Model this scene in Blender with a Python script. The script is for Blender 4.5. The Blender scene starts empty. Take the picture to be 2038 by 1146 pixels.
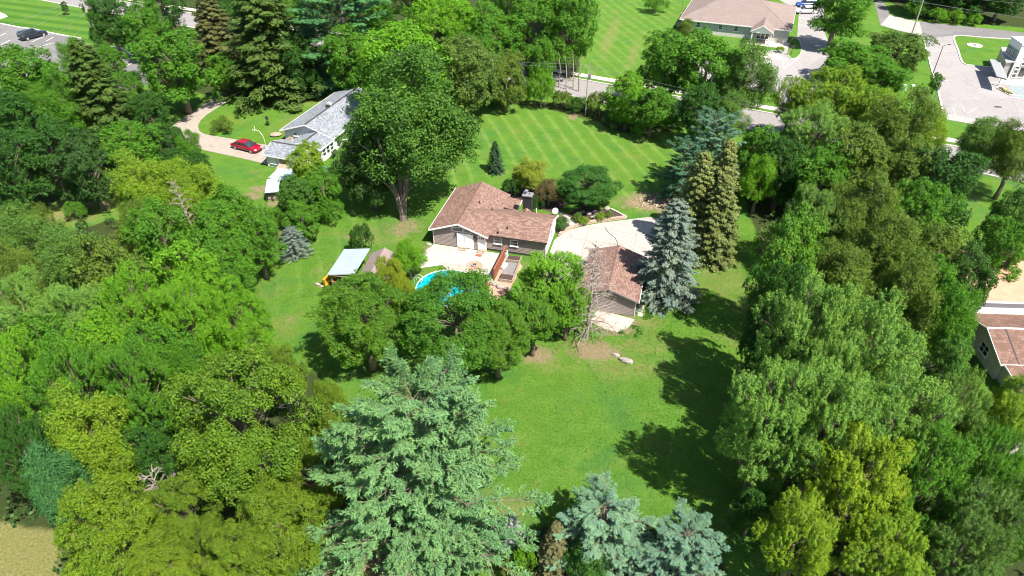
import bpy, math, random
import numpy as np
from math import sin, cos, tan, pi, radians, sqrt, atan2
from mathutils import Vector

sc = bpy.context.scene
COL = sc.collection
R = random.Random(7)

# ------------------------------------------------------------------ camera, sky, sun, exposure
CAM_H = 50.0; PITCH = radians(37); FPX = 1377.0        # pixels of the 2038 wide photograph
cam_d = bpy.data.cameras.new('camera'); cam = bpy.data.objects.new('camera', cam_d); COL.objects.link(cam)
cam.location = (0, 0, CAM_H); cam.rotation_euler = (pi/2 - PITCH, 0, 0)
cam_d.sensor_width = 36; cam_d.lens = 36*FPX/2038; cam_d.clip_start = 1; cam_d.clip_end = 4000
sc.camera = cam
SUN_DIR = Vector((0.45, -0.45, 1.0)).normalized()
elev = math.asin(SUN_DIR.z)
world = bpy.data.worlds.new('World'); sc.world = world; world.use_nodes = True
wn = world.node_tree.nodes; wl = world.node_tree.links
bg = wn['Background']; bg.inputs['Strength'].default_value = 0.088
sky = wn.new('ShaderNodeTexSky'); sky.sky_type = 'NISHITA'; sky.sun_disc = False
sky.sun_elevation = elev; sky.sun_rotation = atan2(SUN_DIR.x, SUN_DIR.y)
wl.new(sky.outputs[0], bg.inputs[0])
sun_d = bpy.data.lights.new('sun', 'SUN'); sun_d.energy = 5.0; sun_d.angle = radians(0.53); sun_d.color = (1, 0.95, 0.87)
sun = bpy.data.objects.new('sun', sun_d); COL.objects.link(sun)
sun.rotation_euler = SUN_DIR.to_track_quat('Z', 'Y').to_euler()
vs = sc.view_settings; vs.view_transform = 'Standard'; vs.look = 'None'; vs.exposure = 1.1; vs.gamma = 1; vs.use_curve_mapping = False
sc.cycles.max_bounces = 6; sc.cycles.diffuse_bounces = 2; sc.cycles.glossy_bounces = 2; sc.cycles.transmission_bounces = 3; sc.cycles.filter_width = 1.0

def at(x, y, z=0.0):
    """world point at height z seen at photo position x, y"""
    cx = (x-1019)/FPX; cy = -(y-573)/FPX
    d = (cx, cos(PITCH)+cy*sin(PITCH), -sin(PITCH)+cy*cos(PITCH))
    t = (z-CAM_H)/d[2]
    return Vector((d[0]*t, d[1]*t, z))
def depth(p): return p[1]*cos(PITCH)-(p[2]-CAM_H)*sin(PITCH)

# ------------------------------------------------------------------ node materials
class NT:
    def __init__(s, name):
        s.m = bpy.data.materials.new(name); s.m.use_nodes = True; s.t = s.m.node_tree
        s.b = s.t.nodes['Principled BSDF']; s.out = s.t.nodes['Material Output']
    def n(s, ty, **kw):
        q = s.t.nodes.new('ShaderNode'+ty)
        for k, v in kw.items():
            if k in q.inputs: s.put(q.inputs[k], v)
            else: setattr(q, k, v)
        return q
    def put(s, sock, v):
        if isinstance(v, bpy.types.NodeSocket): s.t.links.new(v, sock)
        else: sock.default_value = v
    def coord(s, kind='Object'): return s.n('TexCoord').outputs[kind]
    def noise(s, vec, scale, detail=4, rough=0.55, fac=True):
        q = s.n('TexNoise'); s.put(q.inputs['Vector'], vec); q.inputs['Scale'].default_value = scale
        q.inputs['Detail'].default_value = detail; q.inputs['Roughness'].default_value = rough
        return q.outputs['Fac' if fac else 'Color']
    def ramp(s, fac, stops):
        q = s.n('ValToRGB'); s.put(q.inputs[0], fac); cr = q.color_ramp
        while len(cr.elements) < len(stops): cr.elements.new(0.5)
        for e, (p, c) in zip(cr.elements, stops):
            e.position = p; e.color = (*c, 1) if len(c) == 3 else c
        return q.outputs[0]
    def mix(s, f, a, b, mode='MIX'):
        q = s.n('Mix', data_type='RGBA', blend_type=mode)
        s.put(q.inputs[0], f)
        for i, v in ((6, a), (7, b)):
            if isinstance(v, tuple) and len(v) == 3: v = (*v, 1)
            s.put(q.inputs[i], v)
        return q.outputs[2]
    def math(s, op, a, b=0.0, clamp=False):
        q = s.n('Math', operation=op); q.use_clamp = clamp; s.put(q.inputs[0], a); s.put(q.inputs[1], b); return q.outputs[0]
    def maprange(s, v, a, b, c=0.0, d=1.0):
        q = s.n('MapRange'); s.put(q.inputs[0], v)
        for i, w in enumerate((a, b, c, d)): q.inputs[i+1].default_value = w
        return q.outputs[0]
    def bump(s, h, strength=0.3, dist=0.05):
        q = s.n('Bump'); q.inputs['Strength'].default_value = strength; q.inputs['Distance'].default_value = dist
        s.put(q.inputs['Height'], h); s.put(s.b.inputs['Normal'], q.outputs[0])
    def col(s, c): s.put(s.b.inputs['Base Color'], (*c, 1) if isinstance(c, tuple) and len(c) == 3 else c)
    def rough(s, r): s.put(s.b.inputs['Roughness'], r)

def plain(name, c, rough=0.6, var=0.15, scale=3.0, metallic=0.0, bump=0.0, spec=0.4, grime=0.0):
    t = NT(name); v = t.coord()
    n1 = t.noise(v, scale, 5)
    lo = tuple(x*(1-var) for x in c); hi = tuple(min(1, x*(1+var)) for x in c)
    cc = t.ramp(n1, [(0.3, lo), (0.7, hi)])
    if grime:
        n2 = t.noise(v, scale*0.25, 6, 0.7)
        cc = t.mix(t.maprange(n2, 0.5, 0.72, 0, grime), cc, tuple(x*0.45 for x in c))
    t.col(cc); t.rough(rough); t.b.inputs['Metallic'].default_value = metallic
    t.b.inputs['Specular IOR Level'].default_value = spec
    if bump: t.bump(t.noise(v, scale*8, 4), bump, 0.02)
    return t.m

def shingle_mat(name, cols, scale_u=0.42, row=0.17, axis='Y', contrast=1.0):
    """asphalt shingles: rows along the slope, speckled tabs. axis = local axis that runs up the slope"""
    t = NT(name); v = t.coord()
    sp = t.n('SeparateXYZ'); t.put(sp.inputs[0], v)
    a, b = (sp.outputs[0], sp.outputs[1]) if axis == 'Y' else (sp.outputs[1], sp.outputs[0])
    cb = t.n('CombineXYZ'); t.put(cb.inputs[0], a); t.put(cb.inputs[1], b)
    br = t.n('TexBrick'); t.put(br.inputs['Vector'], cb.outputs[0])
    br.inputs['Scale'].default_value = 1.0; br.inputs['Brick Width'].default_value = scale_u; br.inputs['Row Height'].default_value = row
    br.inputs['Mortar Size'].default_value = 0.016; br.inputs['Bias'].default_value = 0.0
    br.inputs['Color1'].default_value = (0.15, 0.15, 0.15, 1); br.inputs['Color2'].default_value = (0.85, 0.85, 0.85, 1); br.inputs['Mortar'].default_value = (0.0, 0.0, 0.0, 1)
    f = t.math('ADD', t.math('MULTIPLY', br.outputs['Color'], 0.42*contrast), t.math('MULTIPLY', t.noise(v, 9, 5, 0.8), 0.75))
    f2 = t.math('ADD', f, t.math('MULTIPLY', t.math('SUBTRACT', t.noise(v, 0.35, 4), 0.5), 0.22))
    t.col(t.ramp(f2, [(0.25, cols[0]), (0.55, cols[1]), (0.85, cols[2])])); t.rough(0.9)
    t.b.inputs['Specular IOR Level'].default_value = 0.15
    t.bump(br.outputs['Color'], 0.5, 0.03)
    return t.m

M = {}
M['roof_brown_x'] = shingle_mat('brown shingles x', [(0.085,0.050,0.040),(0.200,0.120,0.095),(0.345,0.235,0.185)], axis='X')
M['roof_brown_y'] = shingle_mat('brown shingles y', [(0.085,0.050,0.040),(0.200,0.120,0.095),(0.345,0.235,0.185)], axis='Y')
M['roof_grey_x'] = shingle_mat('grey shingles x', [(0.08,0.085,0.10),(0.20,0.215,0.24),(0.40,0.43,0.46)], axis='X')
M['roof_grey_y'] = shingle_mat('grey shingles y', [(0.08,0.085,0.10),(0.20,0.215,0.24),(0.40,0.43,0.46)], axis='Y')
M['roof_taupe_x'] = shingle_mat('taupe shingles x', [(0.16,0.12,0.105),(0.25,0.195,0.175),(0.33,0.265,0.24)], axis='X', contrast=0.6)
M['roof_taupe_y'] = shingle_mat('taupe shingles y', [(0.16,0.12,0.105),(0.25,0.195,0.175),(0.33,0.265,0.24)], axis='Y', contrast=0.6)
M['roof_rust_y'] = shingle_mat('rust shingles', [(0.10,0.06,0.045),(0.17,0.10,0.075),(0.26,0.165,0.13)], row=0.3, axis='Y')
M['roof_salmon'] = plain('salmon roofing', (0.46,0.26,0.17), 0.9, 0.12, 1.2, grime=0.2, bump=0.2)
M['siding_taupe'] = plain('taupe siding', (0.26,0.215,0.20), 0.65, 0.12, 1.5, grime=0.15)
M['siding_white'] = plain('white siding', (0.66,0.66,0.64), 0.55, 0.06, 1.5, grime=0.12)
M['siding_grey'] = plain('pale grey siding', (0.40,0.42,0.41), 0.6, 0.08, 1.5, grime=0.1)
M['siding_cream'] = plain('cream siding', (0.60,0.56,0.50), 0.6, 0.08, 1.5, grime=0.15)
M['trim_white'] = plain('white trim', (0.78,0.77,0.74), 0.5, 0.05, 4)
M['trim_dark'] = plain('dark trim', (0.05,0.04,0.038), 0.5, 0.1, 4)
M['blind_white'] = plain('white blinds behind glass', (0.82,0.82,0.80), 0.25, 0.04, 6, spec=0.6)
M['concrete'] = None
def glass():
    t = NT('window glass'); v = t.coord()
    t.col(t.ramp(t.noise(v, 0.8, 3), [(0.3, (0.012,0.016,0.02)), (0.7, (0.05,0.06,0.07))])); t.rough(0.06)
    t.b.inputs['Specular IOR Level'].default_value = 0.8
    return t.m
M['glass'] = glass()
M['glass_teal'] = plain('teal tinted glass', (0.04,0.16,0.18), 0.08, 0.3, 0.6, spec=0.9)
def concrete(name, c, stain=(0.3,0.25,0.2), amt=0.5, joints=None, big=0.12, patch=0.0):
    t = NT(name); v = t.coord()
    n1 = t.noise(v, big, 6, 0.65); n2 = t.noise(v, 2.2, 6, 0.7); n3 = t.noise(v, 14, 3, 0.7)
    cc = t.ramp(n2, [(0.28, tuple(x*0.80 for x in c)), (0.72, tuple(min(1, x*1.12) for x in c))])
    cc = t.mix(t.maprange(n1, 0.50, 0.70, 0, amt), cc, stain)
    if patch:
        q = t.n('TexVoronoi'); t.put(q.inputs['Vector'], v); q.inputs['Scale'].default_value = 0.13
        cc = t.mix(t.math('MULTIPLY', t.maprange(q.outputs['Color'], 0.3, 0.8, 0, 1), patch), cc, tuple(x*0.6 for x in c))
    # hairline cracks
    vo = t.n('TexVoronoi', feature='DISTANCE_TO_EDGE'); vo.inputs['Scale'].default_value = 0.22
    wv = t.n('VectorMath', operation='ADD'); t.put(wv.inputs[0], v)
    sc_ = t.n('VectorMath', operation='SCALE'); t.put(sc_.inputs[0], t.noise(v, 0.8, 5, 0.7, fac=False)); sc_.inputs[3].default_value = 1.6
    t.put(wv.inputs[1], sc_.outputs[0]); t.put(vo.inputs['Vector'], wv.outputs[0])
    cc = t.mix(t.maprange(vo.outputs[0], 0.0, 0.012, 0.45, 0.0), cc, tuple(x*0.35 for x in c))
    cc = t.mix(t.maprange(n3, 0.4, 0.75, 0, 0.25), cc, tuple(x*0.6 for x in c))
    if joints:
        br = t.n('TexBrick'); rt = t.n('Mapping'); t.put(rt.inputs[0], v); rt.inputs[2].default_value = (0, 0, 0.25); t.put(br.inputs['Vector'], rt.outputs[0])
        br.offset = 0.0; br.inputs['Scale'].default_value = 1; br.inputs['Brick Width'].default_value = joints; br.inputs['Row Height'].default_value = joints; br.inputs['Mortar Size'].default_value = 0.03
        for k_, c_ in (('Color1', 1.0), ('Color2', 0.90), ('Mortar', 0.62)): br.inputs[k_].default_value = (c_, c_, c_*.98, 1)
        cc = t.mix(1.0, cc, br.outputs[0], 'MULTIPLY')
        cc = t.mix(t.maprange(t.noise(v, 0.55, 3, 0.5), 0.62, 0.72, 0, 0.4), cc, tuple(x*0.5 for x in c))
    t.col(cc); t.rough(0.9); t.b.inputs['Specular IOR Level'].default_value = 0.2
    t.bump(n3, 0.3, 0.02)
    return t.m
M['concrete'] = concrete('pale concrete', (0.40,0.37,0.34), (0.27,0.205,0.175), 0.55, joints=3.2)
M['patio'] = concrete('bleached patio concrete', (0.48,0.42,0.365), (0.36,0.24,0.19), 0.6, big=0.35, joints=2.4)
M['drive'] = concrete('gravelly driveway', (0.33,0.285,0.24), (0.27,0.215,0.165), 0.6, big=0.25)
M['asphalt'] = concrete('weathered asphalt', (0.20,0.19,0.185), (0.15,0.14,0.14), 0.6, patch=0.45)
M['asphalt_road'] = concrete('road asphalt', (0.26,0.24,0.23), (0.22,0.20,0.20), 0.5)
M['asphalt_lot'] = concrete('pale lot asphalt', (0.32,0.295,0.285), (0.24,0.22,0.215), 0.5, patch=0.35)
M['kerb'] = plain('kerb concrete', (0.52,0.49,0.42), 0.85, 0.15, 3)
M['walk'] = plain('sidewalk concrete', (0.55,0.49,0.39), 0.85, 0.12, 2, grime=0.2)
M['paint'] = plain('white road paint', (0.72,0.72,0.70), 0.6, 0.15, 5)
M['paint_blue'] = plain('blue road paint', (0.16,0.42,0.60), 0.6, 0.15, 5)
M['brickdust'] = concrete('pink crushed brick', (0.46,0.26,0.19), (0.30,0.17,0.12), 0.5)
M['block'] = plain('retaining block', (0.40,0.29,0.23), 0.9, 0.25, 5, bump=0.4)
M['stone'] = plain('pale stone', (0.29,0.26,0.225), 0.9, 0.3, 4, bump=0.4)
M['mulch'] = plain('dark mulch', (0.065,0.04,0.035), 0.95, 0.5, 9, bump=0.8)
M['wood_red'] = plain('red brown stained wood', (0.27,0.085,0.04), 0.7, 0.3, 6, bump=0.2)
M['wood_grey'] = plain('weathered wood', (0.30,0.24,0.18), 0.8, 0.25, 6, bump=0.2)
M['wood_pole'] = plain('weathered pole wood', (0.36,0.32,0.28), 0.85, 0.2, 4)
M['bark'] = plain('grey brown bark', (0.17,0.13,0.10), 0.95, 0.35, 5, bump=0.7)
M['bark_pale'] = plain('pale bare bark', (0.30,0.255,0.215), 0.9, 0.25, 5, bump=0.4)
M['metal'] = plain('galvanised roof metal', (0.42,0.48,0.52), 0.45, 0.08, 0.8, metallic=0.3, grime=0.15)
M['metal_white'] = plain('white metal', (0.62,0.62,0.60), 0.4, 0.05, 4)
M['metal_grey'] = plain('grey metal', (0.30,0.30,0.30), 0.45, 0.1, 4, metallic=0.4)
M['metal_dark'] = plain('dark metal', (0.03,0.03,0.03), 0.45, 0.1, 4)
M['membrane'] = plain('grey roof membrane', (0.30,0.30,0.30), 0.6, 0.1, 0.5, grime=0.3)
M['brick_black'] = plain('dark brick', (0.028,0.025,0.026), 0.8, 0.4, 9, bump=0.5)
M['car_red'] = plain('red car paint', (0.27,0.006,0.018), 0.22, 0.04, 2, spec=0.8)
M['car_black'] = plain('black car paint', (0.012,0.016,0.024), 0.18, 0.04, 2, spec=0.9)
M['car_white'] = plain('white car paint', (0.66,0.66,0.66), 0.25, 0.03, 2, spec=0.8)
M['car_blue'] = plain('blue car paint', (0.02,0.07,0.30), 0.22, 0.04, 2, spec=0.8)
M['rubber'] = plain('tyre rubber', (0.02,0.02,0.02), 0.85, 0.2, 8)
M['rim'] = plain('alloy rim', (0.60,0.60,0.60), 0.3, 0.05, 8, metallic=0.5)
M['lamp_red'] = plain('red lamp lens', (0.35,0.01,0.01), 0.2, 0.05, 8)
M['lamp_clear'] = plain('clear lamp lens', (0.75,0.75,0.75), 0.15, 0.03, 8)
M['yellow'] = plain('yellow machine paint', (0.62,0.30,0.02), 0.4, 0.1, 4, grime=0.3)
M['blue_plastic'] = plain('blue plastic', (0.02,0.22,0.62), 0.35, 0.08, 4)
M['green_cover'] = plain('green tarpaulin', (0.12,0.42,0.30), 0.6, 0.3, 4)
M['teal'] = plain('teal sign letters', (0.03,0.42,0.42), 0.5, 0.05, 4)
M['brass'] = plain('dark wall lamp metal', (0.03,0.02,0.015), 0.5, 0.1, 4)

def water_mat():
    t = NT('pool water'); v = t.coord()
    t.col(t.ramp(t.noise(v, 0.8, 6, 0.7), [(0.3, (0.0,0.15,0.20)), (0.5, (0.0,0.30,0.34)), (0.7, (0.03,0.42,0.46))])); t.rough(0.08)
    t.b.inputs['Specular IOR Level'].default_value = 0.6; t.bump(t.noise(v, 5, 3), 0.15, 0.05)
    return t.m
M['water'] = water_mat()

def foliage_mat(name, spread=0.35, yel=0.5, transl=0.32, rough=0.55):
    """leaf: the object's colour, varied leaf by leaf and spray by spray"""
    t = NT(name)
    oi = t.n('ObjectInfo'); at_ = t.n('Attribute', attribute_name='rnd'); av = t.n('Attribute', attribute_name='spray')
    c = oi.outputs['Color']
    lo = t.mix(1.0, c, (1-spread, 1-spread, 1-spread*0.9), 'MULTIPLY'); hi = t.mix(1.0, c, (1+spread, 1+spread, 1+spread*0.6), 'MULTIPLY')
    cc = t.mix(at_.outputs['Fac'], lo, hi)
    yy = t.mix(1.0, c, (1.38, 1.18, 0.75), 'MULTIPLY')
    cc = t.mix(t.maprange(av.outputs['Fac'], 0.45, 1.0, 0, yel), cc, yy)
    pos = t.coord('Object')
    pn = t.noise(pos, 0.33, 3, 0.6); pm = t.noise(pos, 1.1, 3, 0.6)
    cc = t.mix(t.maprange(pn, 0.38, 0.52, 0.45, 0.0), cc, t.mix(1.0, cc, (0.62, 0.78, 1.05), 'MULTIPLY'))
    cc = t.mix(t.maprange(pm, 0.52, 0.68, 0.0, 0.55), cc, t.mix(1.0, cc, (1.42, 1.18, 0.8), 'MULTIPLY'))
    t.col(cc); t.rough(rough); t.b.inputs['Specular IOR Level'].default_value = 0.22
    tr = t.n('BsdfTranslucent'); t.put(tr.inputs[0], t.mix(1.0, cc, (1.15, 1.45, 0.35), 'MULTIPLY'))
    ms = t.n('MixShader'); ms.inputs[0].default_value = transl
    t.put(ms.inputs[1], t.b.outputs[0]); t.put(ms.inputs[2], tr.outputs[0]); t.put(t.out.inputs[0], ms.outputs[0])
    return t.m
M['leaf'] = foliage_mat('broad leaves')
M['needle'] = foliage_mat('needles', 0.3, 0.15, 0.15, 0.6)

# ------------------------------------------------------------------ mesh and object helpers
def link(name, me, mat=None, parent=None, loc=None, rz=None):
    o = bpy.data.objects.new(name, me); COL.objects.link(o)
    if mat is not None and me is not None and not me.materials: me.materials.append(M[mat] if isinstance(mat, str) else mat)
    if parent is not None: o.parent = parent
    if loc is not None: o.location = loc
    if rz is not None: o.rotation_euler = (0, 0, rz)
    return o
def tag(o, label=None, cat=None, group=None, kind=None):
    if label: o['label'] = label
    if cat: o['category'] = cat
    if group: o['group'] = group
    if kind: o['kind'] = kind
    return o
def empty(name, loc, rz=0.0, label=None, cat=None, group=None):
    o = link(name, None, loc=loc, rz=rz); o.empty_display_size = 0.5
    return tag(o, label, cat, group)

class MB:
    """collects shapes and links them as ONE mesh"""
    def __init__(s): s.v = []; s.f = []
    def add(s, vs, fs):
        k = len(s.v); s.v += [tuple(p) for p in vs]; s.f += [tuple(i+k for i in f) for f in fs]; return s
    def box(s, c, d, rz=0.0, tilt=None):
        hx, hy, hz = d[0]/2, d[1]/2, d[2]/2; ca, sa = cos(rz), sin(rz); V = []
        for z in (-hz, hz):
            for x, y in ((-hx,-hy),(hx,-hy),(hx,hy),(-hx,hy)):
                V.append((c[0]+x*ca-y*sa, c[1]+x*sa+y*ca, c[2]+z))
        return s.add(V, [(0,3,2,1),(4,5,6,7),(0,1,5,4),(1,2,6,5),(2,3,7,6),(3,0,4,7)])
    def b2(s, p, q):
        return s.box([(a+b)/2 for a, b in zip(p, q)], [abs(a-b) for a, b in zip(p, q)])
    def tube(s, pts, rads, n=6, cap=True):
        pts = [Vector(p) for p in pts]; k0 = len(s.v); last = len(pts)-1
        for i, p in enumerate(pts):
            d = (pts[min(i+1, last)]-pts[max(i-1, 0)]).normalized()
            u = d.orthogonal().normalized() if i == 0 else (u-d*u.dot(d)).normalized()
            w = d.cross(u); r = rads[i] if hasattr(rads, '__len__') else rads
            for j in range(n):
                a = 2*pi*j/n; s.v.append(tuple(p+u*cos(a)*r+w*sin(a)*r))
        for i in range(last):
            for j in range(n):
                a = k0+i*n+j; b = k0+i*n+(j+1) % n; s.f.append((a, b, b+n, a+n))
        if cap: s.f.append(tuple(k0+j for j in range(n))[::-1]); s.f.append(tuple(k0+last*n+j for j in range(n)))
        return s
    def prism(s, poly, z0, z1):
        n = len(poly); V = [(p[0], p[1], z0) for p in poly]+[(p[0], p[1], z1) for p in poly]
        return s.add(V, [tuple(range(n))[::-1], tuple(range(n, 2*n))]+[(i, (i+1) % n, n+(i+1) % n, n+i) for i in range(n)])
    def slab(s, quad, t):
        """thick roof plane: corner points (top face) and vertical thickness"""
        n = len(quad); V = [tuple(p) for p in quad]+[(p[0], p[1], p[2]-t) for p in quad]
        return s.add(V, [tuple(range(n)), tuple(range(n, 2*n))[::-1]]+[(i, n+i, n+(i+1) % n, (i+1) % n) for i in range(n)])
    def ell(s, c, r, nu=10, nv=6, jit=0.0, rnd=None):
        V = [(c[0], c[1], c[2]-r[2])]
        for i in range(1, nv):
            th = pi*i/nv-pi/2
            for j in range(nu):
                a = 2*pi*j/nu; q = 1+(rnd.uniform(-jit, jit) if rnd else 0)
                V.append((c[0]+r[0]*cos(th)*cos(a)*q, c[1]+r[1]*cos(th)*sin(a)*q, c[2]+r[2]*sin(th)*q))
        V.append((c[0], c[1], c[2]+r[2])); F = []
        for j in range(nu): F.append((0, 1+(j+1) % nu, 1+j)); F.append((len(V)-1, 1+(nv-2)*nu+j, 1+(nv-2)*nu+(j+1) % nu))
        for i in range(nv-2):
            for j in range(nu): a = 1+i*nu+j; b = 1+i*nu+(j+1) % nu; F.append((a, b, b+nu, a+nu))
        return s.add(V, F)
    def cyl(s, c, r, z0, z1, n=16): return s.prism([(c[0]+r*cos(2*pi*i/n), c[1]+r*sin(2*pi*i/n)) for i in range(n)], z0, z1)
    def mesh(s, name, smooth=False):
        me = bpy.data.meshes.new(name); me.from_pydata(s.v, [], s.f); me.validate()
        if smooth: me.shade_smooth()
        return me
    def build(s, name, mat, parent=None, smooth=False, **kw): return link(name, s.mesh(name, smooth), mat, parent, **kw)

def sheet(name, px, z, mat, kind='structure', world=False):
    pts = px if world else [at(*p) for p in px]
    me = bpy.data.meshes.new(name)
    from mathutils.geometry import tessellate_polygon
    vs_ = [Vector((p[0], p[1], z)) for p in pts]
    tris = tessellate_polygon([vs_]); F = []
    for a, b, c in tris:
        nrm = (vs_[b]-vs_[a]).cross(vs_[c]-vs_[a])
        F.append((a, b, c) if nrm.z > 0 else (a, c, b))
    me.from_pydata([tuple(v) for v in vs_], [], F)
    o = link(name, me, mat)
    if kind: o['kind'] = kind
    return o
def strip(mb, pts, w, z0, z1):
    """a raised band of width w along world points"""
    pts = [Vector((p[0], p[1], 0)) for p in pts]
    L = []; Rr = []
    for i, p in enumerate(pts):
        d = (pts[min(i+1, len(pts)-1)]-pts[max(i-1, 0)]).normalized(); n = Vector((-d.y, d.x, 0))
        L.append(p+n*w/2); Rr.append(p-n*w/2)
    for i in range(len(pts)-1):
        q = [L[i], L[i+1], Rr[i+1], Rr[i]]
        V = [(a.x, a.y, z0) for a in q]+[(a.x, a.y, z1) for a in q]
        mb.add(V, [(4,7,6,5),(0,4,5,1),(1,5,6,2),(2,6,7,3),(3,7,4,0)])
    return mb
def smoothline(pts, n=6):
    """Catmull-Rom through points"""
    P = [Vector(p) for p in pts]; out = []
    for i in range(len(P)-1):
        a, b, c, d = P[max(i-1, 0)], P[i], P[i+1], P[min(i+2, len(P)-1)]
        for k in range(n):
            t = k/n; out.append(0.5*((2*b)+(c-a)*t+(2*a-5*b+4*c-d)*t*t+(3*b-a-3*c+d)*t**3))
    return out+[P[-1]]
def inpoly(X, Y, poly):
    r = np.zeros(X.shape, bool); n = len(poly)
    for i in range(n):
        x1, y1 = poly[i][0], poly[i][1]; x2, y2 = poly[(i+1) % n][0], poly[(i+1) % n][1]
        c = ((y1 > Y) != (y2 > Y)) & (X < (x2-x1)*(Y-y1)/((y2-y1) or 1e-9)+x1); r ^= c
    return r
# ------------------------------------------------------------------ ground: one sheet, painted with masks of soil, dry grass, mown stripes and forest floor
WOODS_PX = [
 [(-700,120),(60,190),(250,150),(330,215),(345,290),(300,340),(190,420),(300,470),(420,450),(540,440),(560,470),(530,520),(480,590),(510,650),(515,700),(640,745),(660,850),(700,1000),(660,1060),(560,1200),(110,1240),(120,1060),(0,1040),(-700,1040)],
 [(1480,400),(1500,450),(1520,560),(1490,640),(1520,720),(1560,900),(1540,1080),(1500,1400),(2500,1400),(2500,960),(1950,900),(1935,760),(1945,640),(1960,560),(1900,500),(1880,380),(1860,330),(1600,255),(1500,255),(1460,300)],
 [(560,195),(640,180),(700,160),(740,140),(960,185),(1150,160),(1175,-60),(200,-60),(330,90),(300,170),(420,190)],
 [(960,196),(1150,205),(1360,262),(1240,265),(1180,240),(1080,215),(1000,205)],
 [(1020,1060),(1100,1040),(1250,1020),(1440,1080),(1480,1300),(1000,1300)],
 [(1700,-60),(1780,10),(1840,38),(2038,55),(2600,90),(2600,-100)],
]
def wpoly(px): return [at(*p) for p in px]
xs = np.concatenate([np.linspace(-1500, -190, 14), np.arange(-185, 150, 0.62), np.linspace(155, 1500, 14)])
ys = np.concatenate([np.linspace(-600, 0, 8), np.arange(4, 215, 0.62), np.linspace(220, 2200, 18)])
X, Y = np.meshgrid(xs, ys)
def blur(a, k):
    for _ in range(k):
        p = np.pad(a, 1, mode='edge'); a = (p[:-2,1:-1]+p[2:,1:-1]+p[1:-1,:-2]+p[1:-1,2:]+a*2)/6
    return a
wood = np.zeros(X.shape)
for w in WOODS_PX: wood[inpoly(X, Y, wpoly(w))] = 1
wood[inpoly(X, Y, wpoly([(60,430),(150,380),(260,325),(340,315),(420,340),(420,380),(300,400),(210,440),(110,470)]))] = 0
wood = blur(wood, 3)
soil = np.zeros(X.shape); dry = np.zeros(X.shape)
def spot(arr, px, py, rx, ry, rot=0, amt=1.0):
    c = at(px, py); a = radians(rot); dx, dy = X-c.x, Y-c.y
    u = (dx*cos(a)+dy*sin(a))/rx; v = (-dx*sin(a)+dy*cos(a))/ry
    np.maximum(arr, amt*np.clip(1.35-np.sqrt(u*u+v*v), 0, 1), out=arr)
for s_ in [(806,452,2.4,2.2),(1300,402,6.0,3.2),(1345,425,2.6,2.0),(1185,700,3.2,2.2),(1070,705,2.2,1.6),(1225,655,2.4,1.5),(1540,490,2.6,3.5),(1560,600,1.5,2.5),
           (985,332,1.0,0.5),(520,375,2.2,1.2),(500,390,2.0,1.2),(545,405,1.2,1.0),(760,1120,2.0,1.6),(780,1110,2.4,2.4),
           (545,640,0.6,0.3),(640,570,0.5,0.6),(1140,232,1.0,2.0),(487,575,0.8,1.0),(1245,718,0.6,0.25),(500,305,1.0,0.6),(700,470,1.0,0.5),(1625,165,4,1.2),
           (845,500,2.0,1.2),(1855,215,1.0,2.0),(1230,640,3.0,1.2)]: spot(soil, *s_)
for s_ in [(640,190,6,3),(590,205,6,3),(1215,70,2.2,22,-14),(1260,110,1.5,18,-14),(780,470,5,3),(740,470,5,3),(1160,690,4,2),(1080,720,3,2),(1400,520,3,8),(1450,560,4,4),
           (720,1080,6,6),(40,1090,12,8),(340,380,6,2.5),(560,640,3,2),(1000,1010,3,2),(1280,640,3,2),(1290,690,4,2),(1500,600,3,2),(170,375,9,3),(1560,640,4,4),
           (680,270,5,5),(600,240,5,5),(1500,760,3,3),(1250,730,6,2.5)]: spot(dry, *s_, 0, 0.62) if len(s_) == 4 else spot(dry, *s_[:4], s_[4], 0.62)
spot(dry,10,1110,10,9,0,1.3); spot(dry,70,1090,5,4,0,1.2); spot(dry,-80,1140,12,8,0,1.3); spot(dry,710,1110,5,4.5,0,1.1); spot(dry,190,400,9,4,0.3,0.9); spot(dry,130,430,6,3,0,0.9)
mow = np.zeros(X.shape)
mow[inpoly(X, Y, wpoly([(960,200),(1170,240),(1390,280),(1370,420),(1240,420),(1180,330),(1000,330),(900,390),(870,320)]))] = 1
mow[inpoly(X, Y, wpoly([(560,420),(700,380),(860,440),(700,520),(640,560),(560,640),(540,560)]))] = 0.6
mow[inpoly(X, Y, wpoly([(1190,-80),(1350,-80),(1345,30),(1230,170),(1160,150)]))] = 0.8
mow = blur(mow, 2)
mow2 = np.zeros(X.shape); mow2[inpoly(X, Y, wpoly([(-500,-120),(330,60),(330,120),(-500,20)]))] = 1; mow2 = blur(mow2, 1)
nx, ny = len(xs), len(ys)
idx = np.arange(nx*ny).reshape(ny, nx)
q = np.stack([idx[:-1,:-1], idx[:-1,1:], idx[1:,1:], idx[1:,:-1]], -1).reshape(-1, 4)
def mesh_np(name, V, F4, attrs=()):
    me = bpy.data.meshes.new(name)
    me.vertices.add(len(V)); me.vertices.foreach_set('co', np.ascontiguousarray(V, np.float32).ravel())
    me.loops.add(F4.size); me.loops.foreach_set('vertex_index', np.ascontiguousarray(F4, np.int32).ravel())
    k = F4.shape[1]; me.polygons.add(len(F4)); me.polygons.foreach_set('loop_start', np.arange(0, F4.size, k, dtype=np.int32))
    me.update(calc_edges=True)
    for nm, dom, arr in attrs:
        a = me.attributes.new(nm, 'FLOAT', dom); a.data.foreach_set('value', np.ascontiguousarray(arr, np.float32).ravel())
    return me
Z = 0.05*np.sin(X*0.11+1)*np.cos(Y*0.09)*0
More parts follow.
